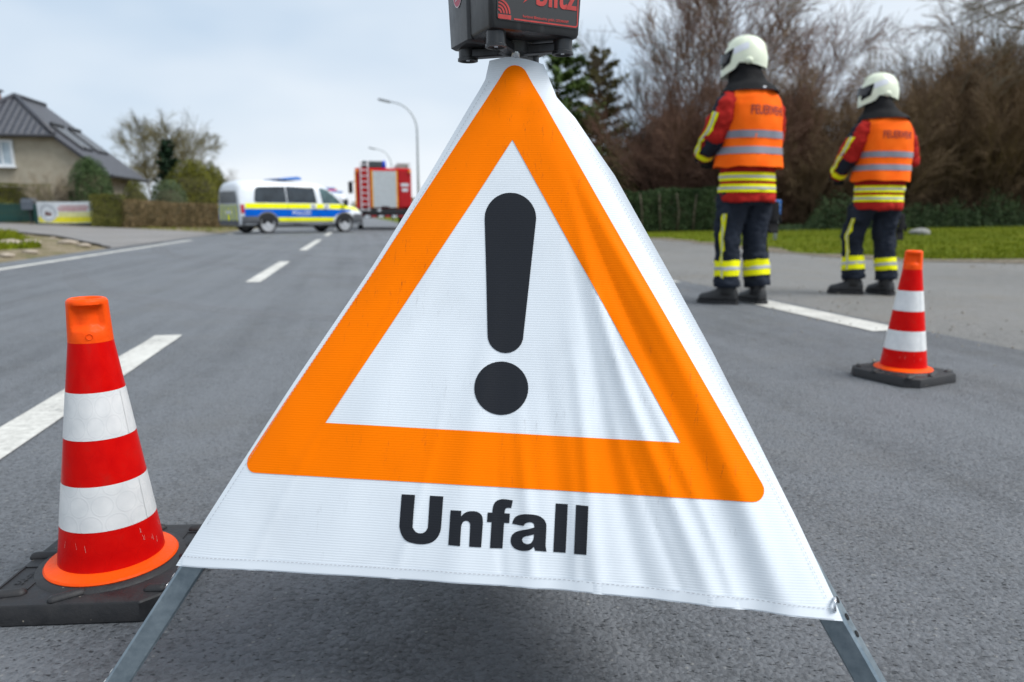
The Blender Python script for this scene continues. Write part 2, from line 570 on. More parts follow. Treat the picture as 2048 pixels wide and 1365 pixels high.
# tyre scuffs curving out of the driveway: slightly paler wear
q = NB('tyre_wear')
pos = q.n('NewGeometry').outputs['Position']
na = q.n('TexNoise', None, Vector=pos, Scale=16., Detail=6., Roughness=.8).outputs['Fac']
nf = q.n('TexNoise', None, Vector=pos, Scale=210., Detail=4., Roughness=.75).outputs['Fac']
tb = q.n('BsdfTransparent')
q.out('Base Color', q.ramp(nf, [(.3, (.17, .175, .185)), (.7, (.26, .265, .275))])); q.out('Roughness', .85)
ms = q.n('MixShader', None, i0=q.ramp(na, [(.38, (0, 0, 0)), (.70, (.45, .45, .45))]), i1=tb.outputs[0], i2=q.b.outputs[0])
q.t.links.new(ms.outputs[0], q.t.nodes['Material Output'].inputs['Surface'])
SCUFF = q.m
for k, (pts, wd) in enumerate([([(-7.6, 15.5), (-6.0, 12.6), (-4.2, 10.2), (-2.6, 8.4), (-.8, 7.2)], .16), ([(-6.9, 17.2), (-5.0, 14.1), (-3.1, 11.8), (-1.2, 10.1)], .15), ([(-5.6, 9.2), (-4.6, 7.6), (-3.6, 6.3), (-2.2, 5.2), (-.6, 4.5)], .13), ([(-6.1, 8.4), (-4.4, 5.2), (-3.3, 3.4), (-2.5, 2.2)], .14)]):
    P = [Vector((*a, .0025)) for a in pts]; rings = []
    N_ = 40
    for i in range(N_ + 1):
        t = i / N_ * (len(P) - 1); j = min(int(t), len(P) - 2); u = t - j
        p0, p1, p2, p3 = P[max(j - 1, 0)], P[j], P[j + 1], P[min(j + 2, len(P) - 1)]
        c = .5 * ((2 * p1) + (p2 - p0) * u + (2 * p0 - 5 * p1 + 4 * p2 - p3) * u * u + (3 * p1 - p0 - 3 * p2 + p3) * u ** 3)
        d = (p2 - p1).normalized(); nn = Vector((-d.y, d.x, 0)) * wd
        rings.append([c - nn, c + nn])
    mb = MB(); mb.loft(rings, False, False, closed=False)
    mb.build('tyre_scuff', SCUFF, road)

# ================================================================ FOLDING WARNING SIGN
SK = .7778
S_O = CP + (Vector((-.01744, 1.22056, .48112)) - CP) * SK
S_U = Vector((.99161418, -.12897164, -.0082238)) * SK
S_V = Vector((.04838917, .31153349, .9490023)) * SK
S_N = S_U.cross(S_V).normalized()
def s_uv(px, py):
    r = ray(px, py); t = (S_O - CP).dot(S_N) / r.dot(S_N); d = CP + r * t - S_O
    return d.dot(S_U) / SK ** 2, d.dot(S_V) / SK ** 2
FAB = [(343, 1134), (520, 1142), (700, 1153), (860, 1163), (1010, 1173), (1180, 1186), (1350, 1204), (1520, 1224), (1692, 1247), (1672, 1195), (1600, 1040), (1510, 860), (1430, 703), (1330, 520), (1230, 340), (1150, 225), (1112, 185), (1098, 150), (1086, 121), (1050, 114), (1010, 111), (977, 115), (968, 150), (930, 215), (850, 350), (740, 525), (600, 735), (470, 935), (400, 1045)]
FABUV = [s_uv(*p) for p in FAB]
def folds(u, v):
    rho = math.hypot(u, .53 - v); th = math.atan2(u, .53 - v)
    w_ = 0.
    for t0, wd, amp, r0, r1 in ((-.30, .05, .0035, .15, 1.2), (-.05, .035, .004, .35, 1.2), (.06, .014, .0045, .55, 1.2), (.12, .022, -.004, .5, 1.2), (.20, .016, .005, .45, 1.2), (.27, .02, -.0045, .3, 1.2), (.345, .016, .0055, .25, 1.2), (.415, .022, -.005, .2, 1.2), (.47, .02, .0055, .2, 1.2), (-.16, .009, .0022, .55, 1.2), (.015, .008, -.002, .6, 1.2), (.155, .008, .0022, .6, 1.2), (.31, .008, -.0022, .5, 1.2), (.38, .008, .0022, .45, 1.2), (-.40, .009, .002, .3, 1.2)):
        g = math.exp(-((th - t0 - .015 * math.sin(rho * 7 + t0 * 20)) / wd) ** 2)
        w_ += amp * .72 * g * sm((rho - r0) / .35)
    w_ += .0042 * noise.noise((u * 3.1, v * 2.2, 1.3)) + .0016 * noise.noise((u * 11, v * 6, 4.2))
    # neck of the hood gathers round the post
    w_ += .004 * noise.noise((u * 26, v * 14, 8)) * sm((v - .36) / .1)
    # the sheet wraps back round the legs along both slanted edges
    el = .30 * (.53 - v) * 1.0
    for sg in (-1, 1):
        half = .055 + .5525 * max(0, .469 - v) if v < .469 else .055
        d = half - sg * u
        if d < .075: w_ -= 1.7 * (.075 - max(d, -.02)) ** 2 * (1.0 if sg > 0 else .9)
    # and sags a little between top and hem
    w_ -= .010 * math.exp(-((v - .05) / .3) ** 2) * math.exp(-(u / .3) ** 2)
    return w_
foot_l = S_O + S_U * -.69 + S_V * -.711
foot_r = S_O + S_U * .69 + S_V * -.711
sbase = Vector(((foot_l.x + foot_r.x) / 2, 1.12, 0))
sign = empty('folding_warning_sign', sbase, 'white folding warning sign with orange triangle, exclamation mark and the word Unfall', 'warning sign')
def sfn(off):
    def f(u, v): return S_O + S_U * u + S_V * v + S_N * (folds(u, v) + off) - sbase
    return f
def fabric(name, col, rough, scuff=0., dirt=.0, spec=.35):
    q = NB(name)
    uv = q.n('TexCoord').outputs['UV']
    wv_ = q.n('TexWave', {'wave_type': 'BANDS', 'bands_direction': 'Y', 'wave_profile': 'SIN'}, Vector=uv, Scale=75., Distortion=.25).outputs['Fac']
    wx = q.n('TexWave', {'wave_type': 'BANDS', 'bands_direction': 'X', 'wave_profile': 'SIN'}, Vector=uv, Scale=150., Distortion=.2).outputs['Fac']
    nz = q.n('TexNoise', None, Vector=uv, Scale=7., Detail=6., Roughness=.65).outputs['Fac']
    n2 = q.n('TexNoise', None, Vector=q.n('Mapping', None, Vector=uv, Scale=(5., 1., 1.)).outputs[0], Scale=9., Detail=6., Roughness=.7).outputs['Fac']
    d = q.ramp(nz, [(.50, (0, 0, 0)), (.74, (dirt, dirt, dirt))])
    d2 = q.ramp(n2, [(.60, (0, 0, 0)), (.80, (dirt, dirt, dirt))])
    c = q.mix(q.math('ADD', d, d2, clamp=True), col, tuple(x * .62 + .0 for x in col))
    lines = q.math('MULTIPLY', q.ramp(wv_, [(.0, (1, 1, 1)), (.22, (0, 0, 0))]), .03)
    c = q.mix(lines, c, tuple(x * .35 for x in col))
    if scuff:
        sn = q.n('TexNoise', None, Vector=q.n('Mapping', None, Vector=uv, Scale=(4.5, 1., 1.), Rotation=(0, 0, -.10)).outputs[0], Scale=20., Detail=8., Roughness=.85).outputs['Fac']
        sl = q.n('TexNoise', None, Vector=uv, Scale=4.2, Detail=1.).outputs['Fac']
        sf = q.math('MULTIPLY', q.ramp(sn, [(.575, (0, 0, 0)), (.625, (1, 1, 1))]), q.ramp(sl, [(.47, (0, 0, 0)), (.60, (1, 1, 1))]))
        c = q.mix(q.math('MULTIPLY', sf, scuff), c, (.06, .03, .015))
    q.out('Base Color', c); q.out('Roughness', rough)
    q.b.inputs['Specular IOR Level'].default_value = spec
    h = q.math('MULTIPLY_ADD', wv_, .8, q.math('MULTIPLY', wx, .12))
    h = q.math('MULTIPLY_ADD', nz, .5, h)
    q.bump(h, .12, .0012)
    return q.m
F_WHITE = fabric('sign_white', (.72, .765, .81), .42, dirt=.20, scuff=.18)
F_ORANGE = fabric('sign_orange', (1.0, .195, .0), .5, dirt=.22, spec=.04, scuff=.42)
F_BLACK = fabric('sign_black', (.010, .0115, .016), .38, dirt=.0, spec=.28)
panel = sheet('front_panel', F_WHITE, sign, sfn(0), loops=[FABUV], cell=.0065)
ou = rounded([s_uv(1031, 104), s_uv(471, 944), s_uv(1549, 1007)], [.024, .019, .019], 8)
inn = [s_uv(1024, 277), s_uv(651, 846), s_uv(1361, 886)]
sheet('warning_triangle', F_ORANGE, panel, sfn(.0006), loops=[ou, inn], cell=.0065)
def arc(cx_, cy_, r, a0, a1, n): return [(cx_ + r * math.cos(R(a0 + (a1 - a0) * k / n)), cy_ + r * math.sin(R(a0 + (a1 - a0) * k / n))) for k in range(n + 1)]
ex = arc(1019.5, 434, 52, 180, 360, 16) + arc(1009.5, 669, 36, -2, 182, 12)
sheet('exclamation_bar', F_BLACK, panel, sfn(.0006), loops=[[s_uv(*p) for p in ex]], cell=.0065)
sheet('exclamation_dot', F_BLACK, panel, sfn(.0006), loops=[[s_uv(*p) for p in circ(1001.5, 776, 54, 36)]], cell=.0065)
def smooth_loop(pts, sharp, n=4):
    """closed Catmull-Rom through traced points, corners kept sharp"""
    out = []; N_ = len(pts)
    for i in range(N_):
        p0, p1, p2, p3 = [Vector(pts[(i + k) % N_]) for k in (-1, 0, 1, 2)]
        if i in sharp: p0 = p1 - (p2 - p1)
        if (i + 1) % N_ in sharp: p3 = p2 + (p2 - p1)
        if i in sharp and (i + 1) % N_ in sharp: out.append(tuple(p1)); continue
        for k in range(n):
            u = k / n
            out.append(tuple(.5 * ((2 * p1) + (p2 - p0) * u + (2 * p0 - 5 * p1 + 4 * p2 - p3) * u * u + (3 * p1 - p0 - 3 * p2 + p3) * u ** 3)))
    return out
GLY = {
 'U': [([(112,142),(243,148),(225,440),(229,472),(247,502),(270,517),(297,522),(325,517),(349,500),(366,470),(371,440),(388,155),(519,163),(500,440),(492,500),(468,555),(430,596),(380,620),(315,629),(250,624),(185,606),(138,573),(108,525),(94,470),(93,420)], {0,1,11,12})],
 'n': [([(592,296),(698,302),(695,358),(715,335),(745,315),(790,306),(840,310),(880,330),(901,364),(906,410),(905,445),(890,659),(775,651),(783,455),(779,423),(765,405),(742,399),(720,407),(703,433),(696,470),(686,645),(571,635)], {0,1,2,11,12,20,21})],
 'f': [([(952,320),(998,322),(1000,285),(1009,245),(1030,213),(1065,195),(1115,190),(1196,202),(1181,279),(1150,274),(1130,280),(1119,300),(1116,328),(1168,331),(1163,424),(1111,421),(1096,671),(976,665),(990,414),(946,412)], {0,1,7,8,12,13,14,15,16,17,18,19})],
 'a': [([(1192,430),(1201,395),(1224,362),(1264,343),(1320,335),(1390,338),(1450,353),(1495,381),(1518,417),(1525,460),(1518,620),(1520,665),(1527,702),(1417,690),(1405,652),(1375,677),(1330,691),(1280,692),(1230,678),(1195,650),(1178,612),(1178,575),(1190,540),(1220,513),(1265,496),(1345,480),(1408,464),(1407,440),(1396,422),(1370,413),(1340,416),(1316,430),(1302,450)], {0,12,13,14,26,32}),
       ([(1405,531),(1402,570),(1387,603),(1362,621),(1330,625),(1302,612),(1289,588),(1296,566),(1322,550),(1365,541)], {0})],
 'l': [([(1615,233),(1733,240),(1712,715),(1592,706)], {0,1,2,3})],
 'L': [([(1814,245),(1935,256),(1915,731),(1795,722)], {0,1,2,3})]}
for g, lps in GLY.items():
    loops = [[s_uv(780 + a / 4.876, 960 + b / 4.876) for a, b in smooth_loop(p, s_)] for p, s_ in lps]
    sheet('letter', F_BLACK, panel, sfn(.0006), loops=loops, cell=.0065)
# hem along the lower edge and the two sides: a doubled strip with a row of stitches
def strip(name, mat, pts_in, wd, off, parent):
    A = [Vector(p) for p in pts_in]
    rows = []
    for i, p in enumerate(A):
        d = (A[min(i + 1, len(A) - 1)] - A[max(i - 1, 0)]).normalized(); nn = Vector((-d.y, d.x))
        rows.append([p + nn * .002, p + nn * wd])
    fn = sfn(off); mb = MB()
    RWS = []
    for i in range(len(rows) - 1):
        for k in range(6):
            t = k / 6
            RWS.append([fn(*(rows[i][0].lerp(rows[i + 1][0], t))), fn(*(rows[i][1].lerp(rows[i + 1][1], t)))])
    RWS.append([fn(*rows[-1][0]), fn(*rows[-1][1])])
    mb.loft(RWS, False, False, closed=False)
    return mb.build(name, mat, parent, smooth=True)
HEMB = [tuple(Vector(p)) for p in FABUV[0:9]]
HEMB[0] = tuple(Vector(HEMB[0]).lerp(Vector(HEMB[1]), .085)); HEMB[-1] = tuple(Vector(HEMB[-1]).lerp(Vector(HEMB[-2]), .10))
strip('hem', F_WHITE, HEMB, .019, .0010, panel)
STITCH = M('stitch_thread', (.42, .43, .46), .8)
mb = MB()
def stitches(pts, inset, pitch=.0075, ln=.0045, wd=.0009):
    A = [Vector(p) for p in pts]; fn = sfn(.0020)
    for i in range(len(A) - 1):
        a, b = A[i], A[i + 1]; d = (b - a); n = int(d.length / pitch); d.normalize(); nn = Vector((-d.y, d.x))
        for k in range(n):
            p = a + d * (k + .5) * ((b - a).length / n) + nn * inset
            q0, q1 = p - d * ln / 2, p + d * ln / 2
            mb.add([fn(*(q0 - nn * wd / 2)), fn(*(q1 - nn * wd / 2)), fn(*(q1 + nn * wd / 2)), fn(*(q0 + nn * wd / 2))], [(0, 1, 2, 3)])
stitches(HEMB, .017)
stitches(FABUV[9:16], .012)
stitches(FABUV[22:], .010)
tag(mb.build('stitching', STITCH, panel), kind='stuff')
# legs: folded galvanised channel following each edge of the pyramid, from the head fitting to the road
apex = S_O + S_V * .50 + Vector((0, .012, 0))
mid_f = (foot_l + foot_r) / 2; fv = (foot_r - foot_l); fv.z = 0
back = Vector((-fv.y, fv.x, 0)).normalized()
foot_b = mid_f + back * fv.length * .866
foot_b.z = 0; foot_l.z = 0; foot_r.z = 0
q = NB('galvanised_channel')
pos = q.n('TexCoord').outputs['Object']
nz = q.n('TexNoise', None, Vector=pos, Scale=55., Detail=5., Roughness=.7).outputs['Fac']
q.out('Base Color', q.ramp(nz, [(.3, (.20, .25, .285)), (.7, (.31, .365, .40))])); q.out('Metallic', .75); q.out('Roughness', q.ramp(nz, [(.3, (.30,) * 3), (.7, (.46,) * 3)]))
STEEL = q.m
RUBBER = M('black_rubber', (.018, .018, .02), .75, bump=.4, bscale=160, var=.4, scale=40)
HOLE = M('hole_dark', (.006, .006, .007), .9)
TAPE = M('red_tape', (.32, .01, .02), .4)
cen = (foot_l + foot_r + foot_b) / 3
for ft, sg in ((foot_l, -1), (foot_r, 1), (foot_b, 0)):
    top = apex + (ft - apex).normalized() * .07
    end = ft + (apex - ft).normalized() * .012
    a = (end - top).normalized()
    outw = (ft - cen).normalized(); outw = (outw - a * outw.dot(a)).normalized()
    if sg == 0: sd_ = a.cross(outw).normalized(); fn_ = outw; wv_ = sd_
    else:
        fn_ = (S_N - a * S_N.dot(a)).normalized()      # flat web faces the front
        wv_ = a.cross(fn_).normalized()
        if wv_.dot(outw) < 0: wv_ = -wv_
    inset = .004 if sg else 0
    web0, out0 = fn_.copy(), wv_.copy()
    if sg:                                             # each channel is turned so that its punched outer flange shows
        ta = R(30 if sg > 0 else 22)
        wv_ = out0 * math.cos(ta) + web0 * math.sin(ta); fn_ = web0 * math.cos(ta) - out0 * math.sin(ta)
    W, D = .030, .020
    prof = [(-W / 2, 0), (W / 2 - .003, 0), (W / 2, -.003), (W / 2, -D), (W / 2 - .0025, -D), (W / 2 - .0025, -.0045), (W / 2 - .0045, -.0025), (-W / 2 + .0045, -.0025), (-W / 2 + .0025, -.0045), (-W / 2 + .0025, -D), (-W / 2, -D)]
    prof[0:1] = [(-W / 2, -.003), (-W / 2 + .003, 0)]
    mb = MB()
    off = web0 * -.020 + out0 * inset if sg else Vector()
    rings = [[p + off + wv_ * x + fn_ * y - sbase for x, y in prof] for p in (top, end)]
    mb.loft(rings)
    lg = autosmooth(mb.build('leg', STEEL, sign), 25)
    if sg:
        # punched holes in the outer flange
        for k in range(5):
            t = (.760, .782, .804, .93, .95)[k] if sg > 0 else (.775, .790, .805, .94, .955)[k]
            c = top.lerp(end, t) + off + wv_ * (W / 2 + .0006) + fn_ * (-D * .55) - sbase
            mb = MB(); mb.tube([c, c + wv_ * .0006], .0042, 12)
            hole = mb.build('punched_hole', HOLE if sg > 0 else M('painted_hole_glint', (.75, .78, .8), .3, .6), lg)  # left-leg discs are pale, with a glint painted into their colour
        if sg < 0:
            c0, c1 = top.lerp(end, .755), top.lerp(end, .83)
            mb = MB()
            mb.loft([[p + off + wv_ * (W / 2 + .0004) + fn_ * y - sbase for y in (-.004, -.017)] for p in (c0, c1)], False, False, closed=False)
            mb.build('red_marking', TAPE, lg)
    mb = MB(); mb.tube([ft + off - sbase + Vector((0, 0, .0)), ft + off - sbase + Vector((0, 0, .012)), end + off - a * .02 - sbase], [.016, .0175, .015], 14)
    mb.build('rubber_foot', RUBBER, lg, smooth=True)
# the two rear sheets of the pyramid carry the same printed triangle
corner = {}
for nm, ft in (('l', foot_l), ('r', foot_r), ('b', foot_b)):
    corner[nm] = apex + (ft - apex) * .765 + (cen - ft).normalized() * (.075 if nm != 'b' else .01)
apex_in = apex + back * .034 - Vector((0, 0, .012))
for (a_, b_) in (('r', 'b'), ('b', 'l')):
    ca, cb = corner[a_], corner[b_]; mid = (ca + cb) / 2
    U_ = (cb - ca).normalized(); V_ = (apex_in - mid).normalized(); N_ = U_.cross(V_)
    half = (cb - ca).length / 2; hh = (apex_in - mid).length
    def f2(off, mid=mid, U_=U_, V_=V_, N_=N_): return lambda u, v: mid + U_ * u + V_ * v + N_ * (off + .004 * noise.noise((u * 6, v * 5, 2)) + .002) - sbase
    side_p = sheet('side_panel', F_WHITE, sign, f2(0), loops=[[(-half, 0), (half, 0), (.026, hh * .95), (.022, hh), (-.022, hh), (-.026, hh * .95)]], cell=.03)
    tr = [(0, hh * .90), (-half * .80, .13), (half * .80, .13)]
    ti = [(Vector(p) - Vector((0, .345))) * .66 + Vector((0, .345)) for p in tr]
    sheet('warning_triangle', F_ORANGE, side_p, f2(.0009), loops=[rounded(tr, .022), [tuple(p) for p in ti]], cell=.03)
    sheet('exclamation_bar', F_BLACK, side_p, f2(.0009), loops=[rounded([(-.036, .55), (.036, .55), (.024, .31), (-.024, .31)], .022)], cell=.03)
    sheet('exclamation_dot', F_BLACK, side_p, f2(.0009), loops=[circ(0, .262, .038)], cell=.03)
# steel eyelets at the lower corners, head fitting
EYE = M('eyelet_steel', (.55, .57, .6), .25, .9)
for (px, py) in ((1676, 1213),):
    u, v = s_uv(px, py); c = sfn(.001)(u, v); nn = (S_N * .35 + S_U.normalized() * .9).normalized()
    a, b, c2 = fr(nn)
    mb = MB(); rings = []
    for i in range(20):
        t = 2 * PI * i / 20; d = b * math.cos(t) + c2 * math.sin(t)
        rings.append([c + d * (.0072 + .0026 * math.cos(s)) + nn * (.0018 * math.sin(s)) for s in [2 * PI * k / 6 for k in range(6)]])
    rings.append(rings[0]); mb.loft(rings, False, False)
    mb.build('eyelet', EYE, sign, smooth=True)
mb = MB(); hp = apex - sbase
mb.lathe([(.016, -.06), (.020, -.03), (.020, .0), (.014, .008)], 20, hp + Vector((0, .026, 0)))
mb.build('head_fitting', M('head_plastic', (.55, .56, .58), .5), sign, smooth=True)
mb = MB(); mb.tube([hp + Vector((0, 0, .0)), hp + Vector((0, 0, .03))], .006, 12)
mb.build('mounting_bolt', EYE, sign, smooth=True)

# ================================================================ FLASHING LAMP BOX ON THE SIGN
lb = Vector((apex.x - .002, apex.y + .016, apex.z + .0105))
U_ = Vector((.899, .438, 0)); V_ = Vector((-U_.y, U_.x, 0))
LW, LD, LH = .138, .138, .165
lamp = empty('flashing_lamp', lb, 'black plastic battery flasher with red lettering on top of the folding sign', 'warning lamp', rz=math.atan2(U_.y, U_.x))
q = NB('lamp_plastic')
pos = q.n('TexCoord').outputs['Object']
nz = q.n('TexNoise', None, Vector=pos, Scale=22., Detail=6., Roughness=.7).outputs['Fac']
n2 = q.n('TexNoise', None, Vector=q.n('Mapping', None, Vector=pos, Scale=(9., 9., 1.)).outputs[0], Scale=12., Detail=4.).outputs['Fac']
q.out('Base Color', q.mix(q.ramp(n2, [(.52, (0, 0, 0)), (.75, (.35, .35, .35))]), q.ramp(nz, [(.3, (.010, .0105, .012)), (.7, (.022, .023, .025))]), (.075, .078, .08)))
q.out('Roughness', q.ramp(nz, [(.3, (.22,) * 3), (.7, (.42,) * 3)])); q.bump(nz, .25, .001)
BLK = q.m
REDP = M('lamp_red_print', (.45, .035, .03), .6, var=.2, scale=60)
mb = MB(); zb = .018
def rrect(wx, wy, r, seg=5): return rounded([(-wx, -wy), (wx, -wy), (wx, wy), (-wx, wy)], r, seg)
rings = []
for z, gr in ((zb, -.006), (zb + .002, -.0015), (zb + .006, 0), (zb + LH - .01, .006), (zb + LH - .002, .003), (zb + LH, -.004)):
    rings.append([Vector((x, y, z)) for x, y in rrect(LW / 2 + gr, LD / 2 + gr, .007)])
mb.loft(rings)
body = autosmooth(mb.build('housing', BLK, lamp), 40)
# side seam: battery lid standing proud at the back two thirds
mb = MB()
rings = [[Vector((x, y + .034, z)) for x, y in rrect(LW / 2 + gr + .0035, LD / 2 - .034 + gr + .001, .006)] for z, gr in ((zb - .003, -.004), (zb, 0), (zb + LH * .8, .005), (zb + LH * .82, .002))]
mb.loft(rings)
lid = autosmooth(mb.build('battery_lid', BLK, lamp), 40)
for sx, sy in ((-1, -1), (1, -1), (-1, 1), (1, 1)):
    cx_, cy_ = sx * (LW / 2 - .017), sy * (LD / 2 - .019)
    mb = MB(); mb.lathe([(.0135, zb + .004), (.0135, .003), (.0150, .0022), (.0150, -.0012), (.0118, -.0016), (.0105, .0010), (.002, .0010)], 24, (cx_, cy_, 0))
    ftp = autosmooth(mb.build('foot', BLK, lamp), 40)
    mb = MB(); mb.lathe([(.0032, .0005), (.0028, -.0006)], 12, (cx_, cy_, 0)); mb.build('screw', EYE, ftp)
    mb = MB(); d = Vector((cx_, cy_, 0)); l_ = d.length; a = d.normalized()
    mb.box((cx_ / 2, cy_ / 2, .0085), (l_, .017, .013), Matrix.Rotation(math.atan2(a.y, a.x), 3, 'Z'), bev=.002)
    mb.build('foot_arm', BLK, lamp)
mb = MB(); mb.lathe([(.026, zb + .001), (.024, .004), (.012, .001)], 24); autosmooth(mb.build('socket', BLK, lamp), 40)
# red lettering on the front face
fy = -LD / 2 - .0008
def ff(off=0.): return lambda u, v: Vector((u, fy - off - .006 * (v - zb) / LH, v))
def ring_loops(x0, y0, x1, y1, r, t): return [rounded([(x0, y0), (x1, y0), (x1, y1), (x0, y1)], r), rounded([(x0 + t, y0 + t), (x1 - t, y0 + t), (x1 - t, y1 - t), (x0 + t, y1 - t)], max(r - t, .0005))]
lx0, lx1 = -LW / 2 + .034, LW / 2 - .005
lbl = sheet('label_frame', REDP, lamp, ff(.0005), loops=[[(lx0, zb + .0135), (lx1 - .004, zb + .0135), (lx1 - .001, zb + .0147), (lx1, zb + .0175), (lx1, zb + LH - .03), (lx1 - .0016, zb + LH - .03), (lx1 - .0016, zb + .0180), (lx1 - .0022, zb + .0162), (lx1 - .0042, zb + .0155), (lx0, zb + .0155)]])
sheet('label_field', M('label_grey', (.026, .027, .029), .5), lamp, ff(.0001), loops=[rounded(rect(-LW / 2 + .009, zb + .012, lx1 + .001, zb + LH - .028), .004)])
lt = text_mesh('blitz', .043, .0011, .88)
sheet('lettering', REDP, lamp, lambda u, v: ff(.0006)(u + .0285, v + zb + .0495), me=lt, smooth=False)
sheet('lightning_mark', REDP, lamp, ff(.0006), loops=[[(-.022, zb + .036), (-.012, zb + .050), (-.017, zb + .051), (-.008, zb + .064), (-.010, zb + .048), (-.006, zb + .0475)]])
lt = text_mesh('horizont Blitzleuchte gmbh, GERMANY', .0048, .0001, .92)
sheet('small_lettering', REDP, lamp, lambda u, v: ff(.0006)(u + .0135, v + zb + .0195), me=lt, smooth=False)
sheet('logo_bar', REDP, lamp, ff(.0006), loops=[rect(-LW / 2 + .0105, zb + .013, -LW / 2 + .0295, zb + .0185)])
for k in range(4):
    r0 = .003 + k * .0042
    lp = [(-LW / 2 + .0105 + r * math.cos(t), zb + .020 + r * math.sin(t)) for r, ts in ((r0 + .0024, [PI / 2 * i / 8 for i in range(9)]), (r0, [PI / 2 * (8 - i) / 8 for i in range(9)])) for t in ts]
    sheet('logo_arc', REDP, lamp, ff(.0006), loops=[lp])
# oval sticker on the left side
sxw = -LW / 2 - .0042
def fl(off): return lambda u, v: Vector((sxw - off - .005 * (v - zb) / LH, -u, v))
stk = sheet('sticker', M('sticker_white', (.75, .6, .62), .5), lamp, fl(.0006), loops=[[(-.030 + .0165 * math.cos(2 * PI * k / 28), zb + .069 + .021 * math.sin(2 * PI * k / 28)) for k in range(28)]])
sheet('sticker_print', M('sticker_pink', (.55, .10, .15), .5), stk, fl(.0009), loops=[[(-.030 + .0148 * math.cos(2 * PI * k / 28), zb + .069 + .0193 * math.sin(2 * PI * k / 28)) for k in range(28)]])
for k in range(4):
    y0 = zb + .057 + k * .006
    sheet('sticker_line', MATS['sticker_white'], stk, fl(.0012), loops=[[(-.038 + .002 * k, y0), (-.022, y0 + .003), (-.022, y0 + .0048), (-.038 + .002 * k, y0 + .0018)]])
# amber lens drum above (out of the top of the frame)
mb = MB(); mb.box((0, 0, zb + LH + .012), (.06, .05, .03), bev=.004); mb.build('lens_neck', BLK, lamp)
mb = MB(); mb.tube([(0, -.04, zb + LH + .115), (0, -.034, zb + LH + .115), (0, .034, zb + LH + .115), (0, .04, zb + LH + .115)], [.075, .092, .092, .075], 32); autosmooth(mb.build('amber_lens', M('amber_lens', (.85, .32, .02), .15, coat=.5), lamp), 50)

# ================================================================ TRAFFIC CONES
q = NB('cone_white_film')
pos = q.n('TexCoord').outputs['UV']
nz = q.n('TexNoise', None, Vector=pos, Scale=30., Detail=5.).outputs['Fac']
px_ = q.n('VectorMath', {'operation': 'MULTIPLY'}, i0=pos, i1=(25., 14.43, 0.)).outputs[0]
fa = q.n('VectorMath', {'operation': 'SUBTRACT'}, i0=q.n('VectorMath', {'operation': 'FRACTION'}, i0=px_).outputs[0], i1=(.5, .5, 0.)).outputs[0]
fb_ = q.n('VectorMath', {'operation': 'SUBTRACT'}, i0=q.n('VectorMath', {'operation': 'FRACTION'}, i0=q.n('VectorMath', {'operation': 'ADD'}, i0=px_, i1=(.5, .5, 0.)).outputs[0]).outputs[0], i1=(.5, .5, 0.)).outputs[0]
da = q.n('VectorMath', {'operation': 'LENGTH'}, i0=q.n('VectorMath', {'operation': 'MULTIPLY'}, i0=fa, i1=(1., 1.732, 0.)).outputs[0]).outputs['Value']
db = q.n('VectorMath', {'operation': 'LENGTH'}, i0=q.n('VectorMath', {'operation': 'MULTIPLY'}, i0=fb_, i1=(1., 1.732, 0.)).outputs[0]).outputs['Value']
ed = q.ramp(q.math('MINIMUM', da, db), [(.40, (0, 0, 0)), (.43, (1, 1, 1)), (.455, (1, 1, 1)), (.48, (0, 0, 0))])
q.out('Base Color', q.mix(q.math('MULTIPLY', ed, .13), q.ramp(nz, [(.3, (.66, .67, .67)), (.7, (.78, .78, .77))]), (.40, .41, .43))); q.out('Roughness', .32)
q.bump(ed, .15, .0008)
C_WHITE = q.m
q = NB('cone_red_film')
pos = q.n('TexCoord').outputs['UV']
px_ = q.n('VectorMath', {'operation': 'MULTIPLY'}, i0=pos, i1=(25., 14.43, 0.)).outputs[0]
fa = q.n('VectorMath', {'operation': 'SUBTRACT'}, i0=q.n('VectorMath', {'operation': 'FRACTION'}, i0=px_).outputs[0], i1=(.5, .5, 0.)).outputs[0]
fb_ = q.n('VectorMath', {'operation': 'SUBTRACT'}, i0=q.n('VectorMath', {'operation': 'FRACTION'}, i0=q.n('VectorMath', {'operation': 'ADD'}, i0=px_, i1=(.5, .5, 0.)).outputs[0]).outputs[0], i1=(.5, .5, 0.)).outputs[0]
da = q.n('VectorMath', {'operation': 'LENGTH'}, i0=q.n('VectorMath', {'operation': 'MULTIPLY'}, i0=fa, i1=(1., 1.732, 0.)).outputs[0]).outputs['Value']
db = q.n('VectorMath', {'operation': 'LENGTH'}, i0=q.n('VectorMath', {'operation': 'MULTIPLY'}, i0=fb_, i1=(1., 1.732, 0.)).outputs[0]).outputs['Value']
ed = q.ramp(q.math('MINIMUM', da, db), [(.40, (0, 0, 0)), (.43, (1, 1, 1)), (.455, (1, 1, 1)), (.48, (0, 0, 0))])
nz = q.n('TexNoise', None, Vector=pos, Scale=30., Detail=5.).outputs['Fac']
sv = q.n('TexNoise', None, Vector=q.n('Mapping', None, Vector=pos, Scale=(1., .35, 1.), Rotation=(0, 0, .5)).outputs[0], Scale=120., Detail=4., Roughness=.8).outputs['Fac']
scr = q.ramp(sv, [(.685, (0, 0, 0)), (.71, (1, 1, 1))])
c = q.mix(q.math('MULTIPLY', ed, .12), q.ramp(nz, [(.3, (.58, .002, .002)), (.7, (.68, .005, .003))]), (.45, .002, .002))
q.out('Base Color', q.mix(q.math('MULTIPLY', q.ramp(nz, [(.56, (0, 0, 0)), (.75, (1, 1, 1))]), .35), c, (.30, .02, .015))); q.out('Roughness', .30); q.b.inputs['Specular IOR Level'].default_value = .07
q.bump(ed, .10, .0008)
C_RED = q.m
